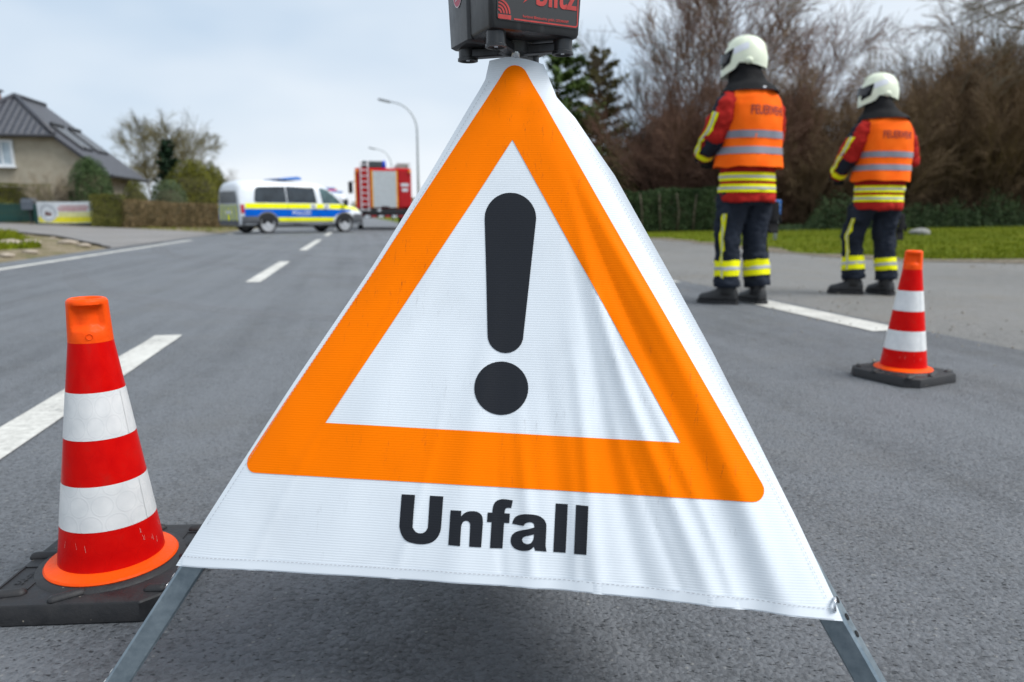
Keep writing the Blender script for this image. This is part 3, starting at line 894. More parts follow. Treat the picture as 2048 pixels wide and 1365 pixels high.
C_OR = M('cone_orange_plastic', (.95, .085, .004), .42, spec=.12, var=.08, scale=14, bump=.25, bscale=120)
q = NB('recycled_rubber')
pos = q.n('TexCoord').outputs['Object']
nz = q.n('TexNoise', None, Vector=pos, Scale=26., Detail=6., Roughness=.7).outputs['Fac']
vo = q.n('TexVoronoi', None, Vector=pos, Scale=120.)
sp = q.math('MULTIPLY', q.ramp(vo.outputs['Color'], [(.86, (0, 0, 0)), (.9, (1, 1, 1))]), q.ramp(vo.outputs['Distance'], [(.16, (1, 1, 1)), (.24, (0, 0, 0))]))
q.out('Base Color', q.mix(q.math('MULTIPLY', sp, .7), q.ramp(nz, [(.35, (.009, .009, .0105)), (.65, (.024, .023, .024))]), (.32, .28, .22)))
q.out('Roughness', q.ramp(nz, [(.3, (.42,) * 3), (.7, (.75,) * 3)])); q.bump(nz, .6, .003)
C_RUB = q.m
def make_cone(loc, rz, label, grip_az, detail=True):
    c = empty('traffic_cone', loc, label, 'traffic cone', 'traffic cones', rz)
    PW, PT, CH = .158, .038, .042
    def octo(w_, c_): return rounded([(-w_ + c_, -w_), (w_ - c_, -w_), (w_, -w_ + c_), (w_, w_ - c_), (w_ - c_, w_), (-w_ + c_, w_), (-w_, w_ - c_), (-w_, -w_ + c_)], .008, 3)
    mb = MB()
    mb.loft([[Vector((x, y, z)) for x, y in octo(PW + g, CH)] for z, g in ((.0, -.002), (.003, 0), (PT - .004, -.002), (PT - .001, -.004), (PT, -.008))])
    plate = autosmooth(mb.build('base_plate', C_RUB, c), 30)
    mb = MB(); mb.lathe([(.128, PT - .001), (.124, PT + .004), (.10, PT + .006)], 40, cap0=False); mb.build('raised_seat', C_RUB, plate, smooth=True)
    for k, (x, y, l_, a) in enumerate([(-.155, -.15, .045, .2), (.155, -.145, .018, 0), (-.02, -.165, .038, .6), (-.165, .03, .04, .1), (.165, .02, .03, 1.4), (-.14, .16, .03, .6), (.14, .16, .018, .3), (.02, .168, .035, 0.1)]):
        mb = MB(); d = Vector((math.cos(a), math.sin(a), 0)) * l_ / 2
        P = Vector((x * .80, y * .80, PT))
        rr = .0105
        pts = []
        rings = []
        for i in range(6):
            ph = PI / 2 * i / 5; r_ = rr * math.cos(ph) + .0003
            ring = []
            for j in range(20):
                t = 2 * PI * j / 20 + a; e = Vector((math.cos(t), math.sin(t), 0))
                ring.append(P + (d if j < 5 or j >= 15 else -d) + e * r_ + Vector((0, 0, rr * .95 * math.sin(ph) - .001)))
            rings.append(ring)
        mb.loft(rings); mb.build('stud', C_RUB, plate, smooth=True)
    for x0, y0, x1, y1 in ((-.148, -.105, -.098, -.02), (.095, .035, .148, .11)):
        mb = MB()
        for (cx_, cy_, sx, sy) in (((x0 + x1) / 2, y0, x1 - x0, .004), ((x0 + x1) / 2, y1, x1 - x0, .004), (x0, (y0 + y1) / 2, .004, y1 - y0), (x1, (y0 + y1) / 2, .004, y1 - y0)):
            mb.box((cx_, cy_, PT), (sx, sy, .004))
        mb.build('moulded_frame', C_RUB, plate)
        lt = text_mesh('50cm', .021, .0006)
        sheet('embossed_text', C_RUB, plate, lambda u, v, a=(x0 + x1) / 2, b=(y0 + y1) / 2: Vector((a - v, b + u, PT + .0018)), me=lt, smooth=False)
    # conical body: flange, three red and two white bands, orange grip
    H0, H1 = PT + .006, .535
    def rad(z): return .0895 + (.0345 - .0895) * (z - H0) / (.462 - H0)
    NS = 64
    def surf(z, extra=0.): return [Vector(((rad(z) + extra) * math.cos(2 * PI * k / NS), (rad(z) + extra) * math.sin(2 * PI * k / NS), z)) for k in range(NS)]
    mb = MB(); mb.lathe([(.085, PT + .002), (.111, PT + .004), (.1125, PT + .007), (.110, PT + .0105), (.098, PT + .013), (rad(H0 + .012) + .002, H0 + .012)], NS)
    autosmooth(mb.build('flange', C_OR, c), 40)
    mb = MB(); mb.loft([surf(H0 + .006), surf(.466)], True, True); mb.build('cone_shell', C_OR, c, smooth=True)
    bz = [H0 + .008, .128, .208, .289, .372, .4585]
    for i in range(5):
        z0, z1 = bz[i], bz[i + 1]
        e = .0012 if i % 2 == 0 else .0016
        bm = bmesh.new(); uvl = bm.loops.layers.uv.new('UVMap')
        ns = 4
        R_ = [[bm.verts.new(p) for p in surf(z0 + (z1 - z0) * j / ns + (.0003 * 0), e)] for j in range(ns + 1)]
        for j in range(ns):
            for k in range(NS):
                k2 = (k + 1) % NS
                f = bm.faces.new((R_[j][k], R_[j][k2], R_[j + 1][k2], R_[j + 1][k])); f.smooth = True
                for l, (jj, kk) in zip(f.loops, ((j, k), (j, k + 1), (j + 1, k + 1), (j + 1, k))):
                    l[uvl].uv = (kk / NS * 2 * PI * .075, z0 + (z1 - z0) * jj / ns)
        me = bpy.data.meshes.new('band'); bm.to_mesh(me); bm.free()
        link('red_band' if i % 2 == 0 else 'white_band', me, C_RED if i % 2 == 0 else C_WHITE, c)
        if i % 2 == 1:   # overlapping film joint
            mb = MB(); t = grip_az + .9
            mb.loft([[Vector(((rad(z) + e + .0007) * math.cos(t + dt), (rad(z) + e + .0007) * math.sin(t + dt), z)) for dt in (0, .06)] for z in (z0 + .001, z1 - .001)], False, False, closed=False)
            mb.build('film_joint', C_WHITE, c)
    # pale scratches scraped through the lowest red sleeve
    rs_ = random.Random(int(loc[0] * 100)); mb = MB()
    for k in range(26):
        t = rs_.uniform(0, 2 * PI); z = .092 + rs_.gauss(0, .010)
        for j in range(rs_.choice((1, 1, 2, 2))):
            dt, dz = rs_.uniform(-.035, .035), rs_.uniform(.004, .013)
            pa = (t + j * .02, z); pb_ = (t + dt + j * .02, z + dz)
            def sp_(q_, w_): return Vector(((rad(q_[1]) + .0022) * math.cos(q_[0] + w_), (rad(q_[1]) + .0022) * math.sin(q_[0] + w_), q_[1]))
            wd = rs_.uniform(.004, .008)
            mb.add([sp_(pa, 0), sp_(pa, wd), sp_(pb_, wd * .6), sp_(pb_, 0)], [(0, 1, 2, 3)])
    tag(mb.build('scratches', M('scratch_pale', (.62, .34, .30), .6), c), kind='stuff')
    # grip: hollow rounded top with two finger recesses
    mb = MB(); rings = []
    zs = [.4585, .462, .476, .482, .487, .492, .505, .515, .520, .525, .530, .534, .5355, .534, .528, .515]
    for i, z in enumerate(zs):
        ring = []
        for k in range(NS):
            t = 2 * PI * k / NS
            r_ = .0362 - .0035 * (z - .4585) / .075
            if i >= 11: r_ = [.0300, .0265, .0235, .0222, .0215][i - 11]
            d = abs((t - grip_az + PI / 2) % PI - PI / 2)          # two opposite recesses
            if .478 < z < .524 and i < 11:
                wgt = sm((.95 - d) / .28) * sm((z - .478) / .012) * sm((.524 - z) / .007)
                r_ -= .0115 * wgt
            ring.append(Vector((r_ * math.cos(t), r_ * math.sin(t), z)))
        rings.append(ring)
    mb.loft(rings, False, True); grip = autosmooth(mb.build('grip', C_OR, c), 55)
    mb = MB(); t = grip_az; cpt = Vector((.0357 * math.cos(t), .0357 * math.sin(t), .470)); nn = Vector((math.cos(t), math.sin(t), 0)); a, b, c2 = fr(nn)
    rings = []
    for i in range(16):
        th = 2 * PI * i / 16; d = b * math.cos(th) + c2 * math.sin(th)
        rings.append([cpt + d * (.0052 + .0009 * math.cos(s)) + nn * .0009 * math.sin(s) for s in [2 * PI * k / 5 for k in range(5)]])
    rings.append(rings[0]); mb.loft(rings, False, False); mb.build('moulded_mark', C_OR, grip, smooth=True)
    return c
cL = gnd(226, 1108, .05); cR = gnd(1806, 733, .05)
make_cone((cL.x, cL.y, 0), R(4), 'red and white striped traffic cone beside the leg of the folding sign', R(-62) - R(4))
make_cone((cR.x, cR.y, 0), R(27), 'red and white striped traffic cone out on the road near the two firefighters', R(-150))

# ================================================================ VEGETATION HELPERS
def leaf_mat(name, dark, light, scale=3., trans=.25):
    q = NB(name)
    pos = q.n('NewGeometry').outputs['Position']
    nz = q.n('TexNoise', None, Vector=pos, Scale=scale, Detail=4.).outputs['Fac']
    nf = q.n('TexNoise', None, Vector=pos, Scale=scale * 11, Detail=2.).outputs['Fac']
    v_ = q.math('MULTIPLY_ADD', nf, .5, q.math('MULTIPLY', nz, .5))
    q.out('Base Color', q.ramp(v_, [(.36, dark), (.62, light)])); q.out('Roughness', .55)
    q.b.inputs['Specular IOR Level'].default_value = .12
    return q.m
def bark_mat(name, a, b):
    return M(name, a, .9, col2=b, scale=9., bump=.6, bscale=40, spec=.1)
BARK_BROWN = bark_mat('bark_brown', (.095, .062, .036), (.25, .17, .105))
BARK_GREY = bark_mat('bark_grey', (.075, .06, .045), (.18, .15, .11))
BARK_RED = bark_mat('bark_red', (.085, .046, .032), (.20, .115, .082))
BARK_MOSS = bark_mat('bark_moss', (.075, .066, .030), (.19, .165, .085))
L_IVY = leaf_mat('leaf_ivy', (.012, .026, .010), (.075, .115, .045), 2.2)
L_YEW = leaf_mat('leaf_yew', (.045, .052, .006), (.17, .165, .02))
L_HOLLY = leaf_mat('leaf_holly', (.018, .042, .012), (.095, .145, .055))
L_BOX = leaf_mat('leaf_box', (.035, .055, .025), (.13, .175, .09))
L_HEDGE = leaf_mat('leaf_hedge', (.045, .055, .010), (.17, .165, .04))
L_BROWN = leaf_mat('leaf_brown_hedge', (.075, .058, .022), (.26, .19, .10))
L_DARKCON = leaf_mat('leaf_dark_conifer', (.008, .022, .012), (.035, .07, .035))
L_PINE = leaf_mat('leaf_pine', (.022, .050, .012), (.11, .165, .035))
L_OLIVE = leaf_mat('leaf_olive', (.06, .058, .018), (.19, .17, .06))

def add_leaf(V, F, p, nrm, size, rnd):
    a, b, c = fr(nrm + Vector((rnd.uniform(-1, 1), rnd.uniform(-1, 1), rnd.uniform(-1, 1))) * .9)
    t = rnd.uniform(0, 2 * PI); u = b * math.cos(t) + c * math.sin(t); v_ = a.cross(u)
    l, w_ = size * rnd.uniform(.7, 1.3), size * rnd.uniform(.35, .6)
    n = len(V)
    V += [p - u * l * .5, p + v_ * w_ * .5 + a * size * .1, p + u * l * .5, p - v_ * w_ * .5 + a * size * .1]
    F.append((n, n + 1, n + 2, n + 3))
def leaves(name, mat, parent, sampler, n, size, seed):
    rnd = random.Random(seed); V, F = [], []
    for _ in range(n):
        p, nr = sampler(rnd)
        add_leaf(V, F, p, nr, size, rnd)
    me = bpy.data.meshes.new(name); me.from_pydata([tuple(v) for v in V], [], F); me.update()
    return link(name, me, mat, parent)
def dome_sampler(rx, ry, h, rough=.08, sq=2.4, shell=.25, seed=0):
    """rounded clipped bush standing on z=0"""
    def f(r):
        while True:
            th = r.uniform(0, 2 * PI); z = r.uniform(0, 1)
            k = (1 - z ** sq) ** (1 / sq)
            if r.random() < .25 + k: break
        if r.random() < .18: z = r.uniform(.8, 1.0); k = r.uniform(0, (1 - z ** sq) ** (1 / sq))
        d = 1 - shell * r.random() ** 2.2
        bmp = 1 + rough * noise.noise((math.cos(th) * 2.2, math.sin(th) * 2.2, z * 3 + seed)) * 2 + rough * .7 * noise.noise((math.cos(th) * 6, math.sin(th) * 6, z * 8 + seed))
        p = Vector((rx * k * math.cos(th) * d * bmp, ry * k * math.sin(th) * d * bmp, h * z * (d if z > .5 else 1) * (.5 + .5 * bmp)))
        return p, Vector((math.cos(th) * k, math.sin(th) * k, z)).normalized()
    return f
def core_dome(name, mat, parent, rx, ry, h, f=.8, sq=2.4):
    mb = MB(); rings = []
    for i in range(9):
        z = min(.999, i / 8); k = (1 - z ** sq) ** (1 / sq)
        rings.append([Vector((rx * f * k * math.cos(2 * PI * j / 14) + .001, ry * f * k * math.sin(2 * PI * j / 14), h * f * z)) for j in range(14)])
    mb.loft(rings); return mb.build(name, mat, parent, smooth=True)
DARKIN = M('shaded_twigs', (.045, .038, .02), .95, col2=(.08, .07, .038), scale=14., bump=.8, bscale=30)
def dome_bush(name, px, Y, w_px, top_py, label, cat, mat, n, size, group=None, seed=0, sq=2.4, rough=.08):
    x = (px - 1024) / 1456 * Y; z0 = gh(x, Y)
    rx = w_px / 1456 * Y / 2; h = CAM_H + (429.5 - top_py) / 1456 * Y - z0
    o = empty(name, (x, Y, z0), label, cat, group)
    core_dome('inner_twigs', DARKIN, o, rx, rx, h, .82, sq)
    leaves('crown', mat, o, dome_sampler(rx, rx, h, rough, sq, seed=seed), n, size, seed)
    mb = MB(); mb.tube([(0, 0, -.15), (.02, 0, h * .3), (0, .02, h * .6)], [.09, .07, .03], 7); mb.build('trunk', BARK_BROWN, o)
    return o

def branch(mb, p, d, ln, r, lvl, rnd, kids, spread, grav, wob, leafpts=None, nseg=4, minr=.0035, sides=4):
    pts = [p.copy()]; rad = [r]; dirs = [d.copy()]
    q = p.copy(); dd = d.copy()
    for i in range(nseg):
        dd = (dd + Vector((rnd.gauss(0, wob), rnd.gauss(0, wob), rnd.gauss(0, wob) + grav))).normalized()
        q = q + dd * ln / nseg
        pts.append(q.copy()); dirs.append(dd.copy()); rad.append(max(minr, r * (1 - .72 * (i + 1) / nseg)))
    mb.tube(pts, rad, sides if lvl > 1 else 3, caps=False)
    if leafpts is not None and lvl <= 1: leafpts += pts[1:]
    if lvl <= 0: return
    k = kids[lvl - 1]
    for i in range(k):
        t = rnd.uniform(.22, 1.0); j = min(int(t * nseg), nseg - 1); u = t * nseg - j
        bp = pts[j].lerp(pts[j + 1], u); bd = dirs[j + 1]
        a, b, c = fr(bd); an = rnd.uniform(0, 2 * PI); sp = spread * rnd.uniform(.55, 1.25)
        nd = (a * math.cos(sp) + (b * math.cos(an) + c * math.sin(an)) * math.sin(sp)).normalized()
        branch(mb, bp, nd, ln * rnd.uniform(.42, .72) * (1.12 - .4 * t), max(minr, rad[j] * .55), lvl - 1, rnd, kids, spread, grav, wob, leafpts, max(2, nseg - 1), minr, sides)
def bare_mesh(seed, stems, h, lean, kids, spread=.62, grav=.03, wob=.12, r0=.035, base=.4, minr=.004, low=0):
    rnd = random.Random(seed); mb = MB()
    for i in range(stems):
        az = 2 * PI * (i + rnd.uniform(-.35, .35)) / stems; ln_ = lean * rnd.uniform(.2, 1.2)
        d = Vector((math.cos(az) * math.sin(ln_), math.sin(az) * math.sin(ln_), math.cos(ln_)))
        p = Vector((math.cos(az) * base * rnd.random(), math.sin(az) * base * rnd.random(), -.1))
        branch(mb, p, d, h * rnd.uniform(.62, 1.0), r0 * rnd.uniform(.6, 1.15), 3, rnd, kids, spread, grav, wob, None, 5, minr)
    if low:
        for i in range(low):
            az = rnd.uniform(0, 2 * PI); p = Vector((math.cos(az) * base * 2 * rnd.random(), math.sin(az) * base * 2 * rnd.random(), -.1))
            d = Vector((math.cos(az) * .5, math.sin(az) * .5, 1)).normalized()
            branch(mb, p, d, h * rnd.uniform(.2, .45), r0 * .4, 1, rnd, (6, 6, 6), .7, .0, .2, None, 4, minr)
    return mb.mesh('bare')
def put(name, part_meshes, x, y, rz, s, label, cat, group):
    o = empty(name, (x, y, gh(x, y)), label, cat, group, rz)
    o.scale = (s, s, s)
    for nm, me, m in part_meshes:
        c = link(nm, me, m if len(me.materials) == 0 else None, o)
    return o

# ================================================================ RIGHT SIDE: grass, hedge, thicket, trees
rnd = random.Random(3)
V, F = [], []
def grass_blades(n, region, hmin, hmax, V, F):
    c = 0
    while c < n:
        x, y = region()
        if inside((x, y), APRON) or inside((x, y), ROADP) or inside((x, y), DRIVE): continue
        c += 1
        z = gh(x, y) - .01; h = rnd.uniform(hmin, hmax); a = rnd.uniform(0, 2 * PI); w_ = h * .16
        lx, ly = rnd.gauss(0, .35) * h, rnd.gauss(0, .35) * h
        k = len(V)
        V.extend([(x - math.cos(a) * w_, y - math.sin(a) * w_, z), (x + math.cos(a) * w_, y + math.sin(a) * w_, z), (x + lx, y + ly, z + h)])
        F.append((k, k + 1, k + 2))
def reg_r():
    y = 10.3 + (rnd.random() ** 1.5) * 18
    return rnd.uniform(2.5 if y > 16 else 4.6, 5 + y * .75), y
grass_blades(42000, reg_r, .025, .075, V, F)
q = NB('grass_blade')
pos = q.n('NewGeometry').outputs['Position']
nz = q.n('TexNoise', None, Vector=pos, Scale=1.2, Detail=5., Roughness=.7).outputs['Fac']
nf = q.n('TexNoise', None, Vector=pos, Scale=40., Detail=2.).outputs['Fac']
q.out('Base Color', q.ramp(q.math('MULTIPLY_ADD', nf, .45, q.math('MULTIPLY', nz, .55)), [(.36, (.065, .10, .004)), (.52, (.135, .165, .006)), (.66, (.23, .21, .03))])); q.out('Roughness', .8); q.b.inputs['Specular IOR Level'].default_value = .08
GRASS = q.m
me = bpy.data.meshes.new('grass'); me.from_pydata(V, [], F)
tag(link('verge_grass', me, GRASS), 'short green grass on the verge in front of the bare thicket', 'grass', kind='stuff')
V, F = [], []
def reg_l():
    t = rnd.random(); x = -9.2 - t * 9 ; y = 13.2 + t * 8.5 + rnd.uniform(-2.5, 3.2) * (.3 + t)
    return x, y
grass_blades(9000, reg_l, .03, .16, V, F)
def reg_l2(): 
    t = rnd.uniform(26, 60); s = rnd.uniform(-7.6, -4.3); p = rp(s, t); return p.x, p.y
grass_blades(6000, reg_l2, .03, .1, V, F)
me = bpy.data.meshes.new('grass'); me.from_pydata(V, [], F)
tag(link('rough_grass', me, GRASS), 'tufted rough grass on the stony verge by the driveway', 'grass', kind='stuff')

# bare soil washed out between the turf and the old asphalt, with loose grit
q = NB('edge_soil')
pos = q.n('NewGeometry').outputs['Position']
nz = q.n('TexNoise', None, Vector=pos, Scale=9., Detail=6., Roughness=.75).outputs['Fac']
q.out('Base Color', q.ramp(nz, [(.35, (.055, .045, .030)), (.5, (.13, .105, .07)), (.65, (.21, .18, .135))])); q.out('Roughness', .95); q.bump(nz, .9, .02)
bd = [Vector((*p, 0)) for p in APRON[2:11]]; rings = []
for i in range(len(bd) - 1):
    n = int((bd[i + 1] - bd[i]).length / .25)
    d = (bd[i + 1] - bd[i]).normalized(); nn = Vector((-d.y, d.x, 0))
    for k in range(n):
        p = bd[i].lerp(bd[i + 1], k / n); w0 = .16 + .22 * noise.noise((p.x * .9, p.y * .9, 7)); w1 = .38 + .35 * noise.noise((p.x * .7, p.y * .7, 3))
        a_ = p - nn * max(.03, w0); b_ = p + nn * max(.1, w1); m_ = p + nn * .05
        rings.append([Vector((a_.x, a_.y, .001)), Vector((m_.x, m_.y, .012)), Vector((b_.x, b_.y, gh(b_.x, b_.y) + .012))])
mb = MB(); mb.loft(rings, False, False, closed=False); tag(mb.build('verge_soil', q.m, smooth=True), kind='structure')
mb = MB(); r4 = random.Random(9)
for k in range(900):
    p = r4.choice(rings)[0]; x = p.x + r4.gauss(0, .35); y = p.y - abs(r4.gauss(0, .5)); s = r4.uniform(.006, .018)
    mb.box((x, y, s * .4), (s * 2, s * 1.6, s), Matrix.Rotation(r4.uniform(0, 3), 3, 'Z'), taper=.6)
for k in range(500):
    p = rp(r4.gauss(4.6, .5), r4.uniform(-1, 16)); s = r4.uniform(.004, .010)
    mb.box((p.x, p.y, s * .4), (s * 2, s * 1.6, s), Matrix.Rotation(r4.uniform(0, 3), 3, 'Z'), taper=.6)
tag(mb.build('loose_grit', M('grit', (.16, .14, .11), .9, col2=(.34, .31, .27), scale=30.), None), 'loose grit and small stones scattered along the edge of the old asphalt', 'grit', kind='stuff')
# ivy-clad clipped hedge
def hedge(name, P0, P1, h, th, label, mat, n, size, seed, group=None, cat='hedge', z0=None, taper=.0, lump=.05):
    P0, P1 = Vector((*P0, 0)), Vector((*P1, 0)); d = P1 - P0; ln = d.length; d.normalize(); nn = Vector((-d.y, d.x, 0)); c = (P0 + P1) / 2
    zb = gh(c.x, c.y) if z0 is None else z0
    o = empty(name, (c.x, c.y, zb), label, cat, group)
    m = MB()
    hs = h if not callable(h) else max(h(0), h(1))
    N_ = 14
    rings = []
    for i in range(N_ + 1):
        t = i / N_; q = d * (t - .5) * (ln - .1) ; hh = (h(t) if callable(h) else h) * .94; zz = gh((c + q).x, (c + q).y) - zb - .05
        j = lambda s_: lump * noise.noise((t * ln * 1.3, s_ * 3, seed)) * .8
        rings.append([q + nn * (sg * (th / 2 * .86 + j(k))) + Vector((0, 0, zz + f_ * hh)) for k, (sg, f_) in enumerate(((-1, 0), (-1, .5), (-.95, .93), (-.7, 1), (.7, 1), (.95, .93), (1, .5), (1, 0)))])
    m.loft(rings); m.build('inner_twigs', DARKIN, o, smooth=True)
    def f(r):
        t = r.random(); hh = h(t) if callable(h) else h
        q = d * (t - .5) * ln; zz = gh((c + q).x, (c + q).y) - zb - .03
        u = r.random()
        bl = lump * 1.4 * noise.noise((t * ln * .9, u * 4, seed)) + lump * noise.noise((t * ln * 3, u * 9, seed + 3))
        if u < .62: sg = -1 if r.random() < .8 else 1; z = r.random(); return q + nn * sg * (th / 2 + bl - .05 * r.random()) + Vector((0, 0, zz + z * hh)), nn * sg
        if u < .9: return q + nn * r.uniform(-th / 2, th / 2) + Vector((0, 0, zz + hh + bl - .04 * r.random())), Vector((0, 0, 1))
        sg = -1 if r.random() < .5 else 1
        return d * sg * (ln / 2 + bl) + nn * r.uniform(-th / 2, th / 2) + Vector((0, 0, zz + r.random() * hh)), d * sg
    leaves('foliage', mat, o, f, n, size, seed)
    return o
hd = hedge('ivy_hedge', (3.4, 27.2), (9.4, 27.0), lambda t: 1.42 + .12 * t, .8, 'dark green ivy covered hedge along the grass verge behind the taller firefighter', L_IVY, 13000, .13, 41, lump=.12)
# upright hedge posts showing pale between the leaves
for k in range(9):
    mb = MB(); x = -2.8 + .62 * k + random.uniform(-.1, .1)
    mb.tube([(x, -.47, -.05), (x + random.uniform(-.06, .06), -.46, .7), (x + random.uniform(-.1, .1), -.45, 1.35)], [.03, .026, .02], 6)
    mb.build('stem', BARK_GREY, hd, smooth=True)
def ivy_low(x0, x1, y, h, n, seed):
    def f(r):
        t = r.random(); x = x0 + (x1 - x0) * t; hh = h * max(.12, .5 + 1.1 * noise.noise((x * .55, 0, seed)) + .35 * noise.noise((x * 2.3, 0, seed))) * (1.15 - .6 * r.random())
        z = r.random() ** 1.4 * hh; yy = y + r.uniform(-.7, .5) * (1 - .4 * z / hh)
        return Vector((x, yy, gh(x, yy) + z)), Vector((r.uniform(-.4, .4), -1, .6))
    return f
tag(leaves('ivy_ground_cover', L_IVY, None, ivy_low(8.6, 24, 26.2, 1.5, 14000, 5), 14000, .12, 77), 'dark green ivy creeping at the foot of the bare thicket', 'ivy', kind='stuff')

# bare thicket: many-stemmed leafless shrubs
TH = [bare_mesh(100 + k, 15, 5.8, .42, (9, 8, 6), .55, .035, .13, .030, .8, .007, low=44) for k in range(3)]
for m_ in TH: m_.materials.append(BARK_BROWN)
TH2 = [m_.copy() for m_ in TH]
for m_ in TH2: m_.materials[0] = BARK_RED
spots = []
r2 = random.Random(11)
for row, (y, n, x0, x1) in enumerate(((27.8, 10, 9.2, 25), (30.2, 10, 7.4, 28), (33.0, 9, 8.0, 31))):
    for k in range(n):
        spots.append((x0 + (x1 - x0) * (k + r2.uniform(-.3, .3)) / (n - 1), y + r2.uniform(-.7, .7)))
for i, (x, y) in enumerate(spots):
    px = 1024 + x / y * 1456
    # skyline of the thicket: high left of the gap, dipping at 1650-1700 px, rising again
    top = 150 if px < 1600 else (260 if px < 1720 else (150 if px < 1900 else 90))
    hgt = CAM_H + (429 - top) / 1456 * y
    put('bare_shrub', [('branches', (TH2 if (px < 1560) else TH)[i % 3], None)], x, y, r2.uniform(0, 6.28), hgt / 7.6 * r2.uniform(.84, 1.0), 'leafless brown many-stemmed shrub in the thicket behind the grass verge', 'shrub', 'leafless shrubs of the thicket')
# dense brown filler added behind the thicket to close its sky gaps
hedge('thicket_filler', (6.2, 36.2), (36, 36.2), lambda t: 3.4 + .9 * noise.noise((t * 9, 0, 3)), 1.6, 'tall dense brown filler mass added behind the leafless shrubs to close the sky gaps', leaf_mat('leaf_thicket_filler', (.05, .034, .018), (.16, .105, .055)), 30000, .17, 90, lump=.25)
# taller bare trees
TR = [bare_mesh(300 + k, 3, 9.0, .30, (10, 9, 8), .58, .02, .10, .075, .25, .0085) for k in range(3)]
for m_ in TR: m_.materials.append(BARK_RED)
def tree(px, Y, top_py, k, label, mat=None, rz=0., group=None):
    x = (px - 1024) / 1456 * Y
    me = TR[k]
    if mat: me = me.copy(); me.materials[0] = mat
    h = CAM_H + (429 - top_py) / 1456 * Y
    return put('bare_tree', [('trunk_and_branches', me, None)], x, Y, rz, h / 11.0, label, 'tree', group)
tree(1385, 31, -60, 0, 'tall leafless reddish tree leaning over the ivy hedge', None, .5)
tree(1480, 34, -40, 1, 'tall leafless tree with dense fine twigs behind the taller firefighter', BARK_BROWN, 2.2)
tree(1570, 36, 10, 2, 'tall leafless tree with spreading crown between the two firefighters', None, 4.0)
tree(1290, 37, 60, 1, 'leafless slender tree between the conifer and the hedge', BARK_GREY, 3.3)
tree(1690, 40, 190, 0, 'leafless tree rising behind the thicket beside the shorter firefighter', BARK_BROWN, 5.1)
tree(1980, 30, 10, 2, 'leafless tree standing behind the right end of the thicket', BARK_BROWN, 1.0)
tree(1880, 38, 80, 1, 'thin leafless tree deep in the thicket past the shorter firefighter', BARK_GREY, .2)
# big bare tree to the right whose drooping boughs hang into the top of the picture
rb = random.Random(55); mb = MB()
mb.tube([(0, 0, -.2), (.1, 0, 2.5), (-.2, .1, 5), (-.4, 0, 7.6)], [.30, .25, .19, .10], 9)
for i in range(9):
    az = PI + rb.uniform(-1.3, 1.3); z = rb.uniform(4.2, 7.2); d = Vector((math.cos(az), math.sin(az), .35)).normalized()
    branch(mb, Vector((-.25, .05, z)), d, rb.uniform(3.2, 5.2), .07, 3, rb, (6, 6, 5), .55, -.05, .09, None, 6, .006)
o = empty('bare_tree', (17.2, 19.5, gh(17.2, 19.5)), 'large leafless tree with drooping boughs above the right end of the thicket', 'tree')
mb.build('trunk_and_branches', BARK_GREY, o, smooth=True, fix=False)

# conifers behind the sign's right edge
def conifer(name, px, Y, top_py, w_px, label, mat, seed, n_wh=26, droop=.05, dens=1.0, bare=.12):
    x = (px - 1024) / 1456 * Y; z0 = gh(x, Y); h = CAM_H + (429 - top_py) / 1456 * Y - z0; w_ = w_px / 1456 * Y / 2
    o = empty(name, (x, Y, z0), label, 'tree'); r = random.Random(seed)
    mb = MB(); mb.tube([(0, 0, -.2), (.03, 0, h * .4), (0, .03, h * .75), (0, 0, h)], [.16, .12, .06, .012], 8)
    V, F = [], []
    for i in range(n_wh):
        t = bare + (1 - bare) * i / n_wh; z = h * t; L_ = w_ * (1 - t) ** .6 * r.uniform(.6, 1.25) + .2
        for k in range(r.randint(4, 6)):
            az = r.uniform(0, 2 * PI); d = Vector((math.cos(az), math.sin(az), r.uniform(.1, .45)))
            pts = [Vector((0, 0, z))]; q = pts[0].copy(); dd = d.normalized(); l2 = L_ * r.uniform(.55, 1.1)
            for s in range(5):
                dd = (dd + Vector((0, 0, .07 - droop * s * .5))).normalized(); q = q + dd * l2 / 5; pts.append(q.copy())
            mb.tube(pts, [.03, .024, .018, .013, .009, .005], 4, caps=False)
            for s in range(int(80 * dens * (.4 + l2 / 2))):
                u = r.uniform(.25, 1.0) * 5; j = min(int(u), 4); p = pts[j].lerp(pts[j + 1], u - j) + Vector((r.gauss(0, .09), r.gauss(0, .09), r.gauss(-.03, .07))) * (l2 * .45 + .25)
                add_leaf(V, F, p, Vector((0, 0, 1)) + dd * .5, .21, r)
    mb.build('trunk', BARK_BROWN, o, fix=False)
    me = bpy.data.meshes.new('crown'); me.from_pydata([tuple(v) for v in V], [], F); link('crown', me, mat, o)
    return o
conifer('pine_tree', 1112, 33, 92, 300, 'dark green pine with ragged upright shoots right behind the folding sign', L_PINE, 5, dens=1.5)
conifer('pine_tree', 1192, 36, 112, 260, 'olive green pine with thin crown next to the bare slender tree', L_OLIVE, 8, dens=1.1)
conifer('spruce_tree', 1060, 40, 150, 200, 'green spruce hidden mostly behind the folding sign', L_PINE, 15, dens=.8)
dome_bush('evergreen_shrub', 1215, 33, 130, 290, 'olive brown loose shrub below the pines at the end of the ivy hedge', 'shrub', L_OLIVE, 5000, .16, seed=21, sq=2.0, rough=.22)
dome_bush('evergreen_shrub', 1120, 31, 190, 300, 'dark green broad shrub under the pine behind the sign', 'shrub', L_IVY, 6000, .16, seed=22, sq=2.0, rough=.2)

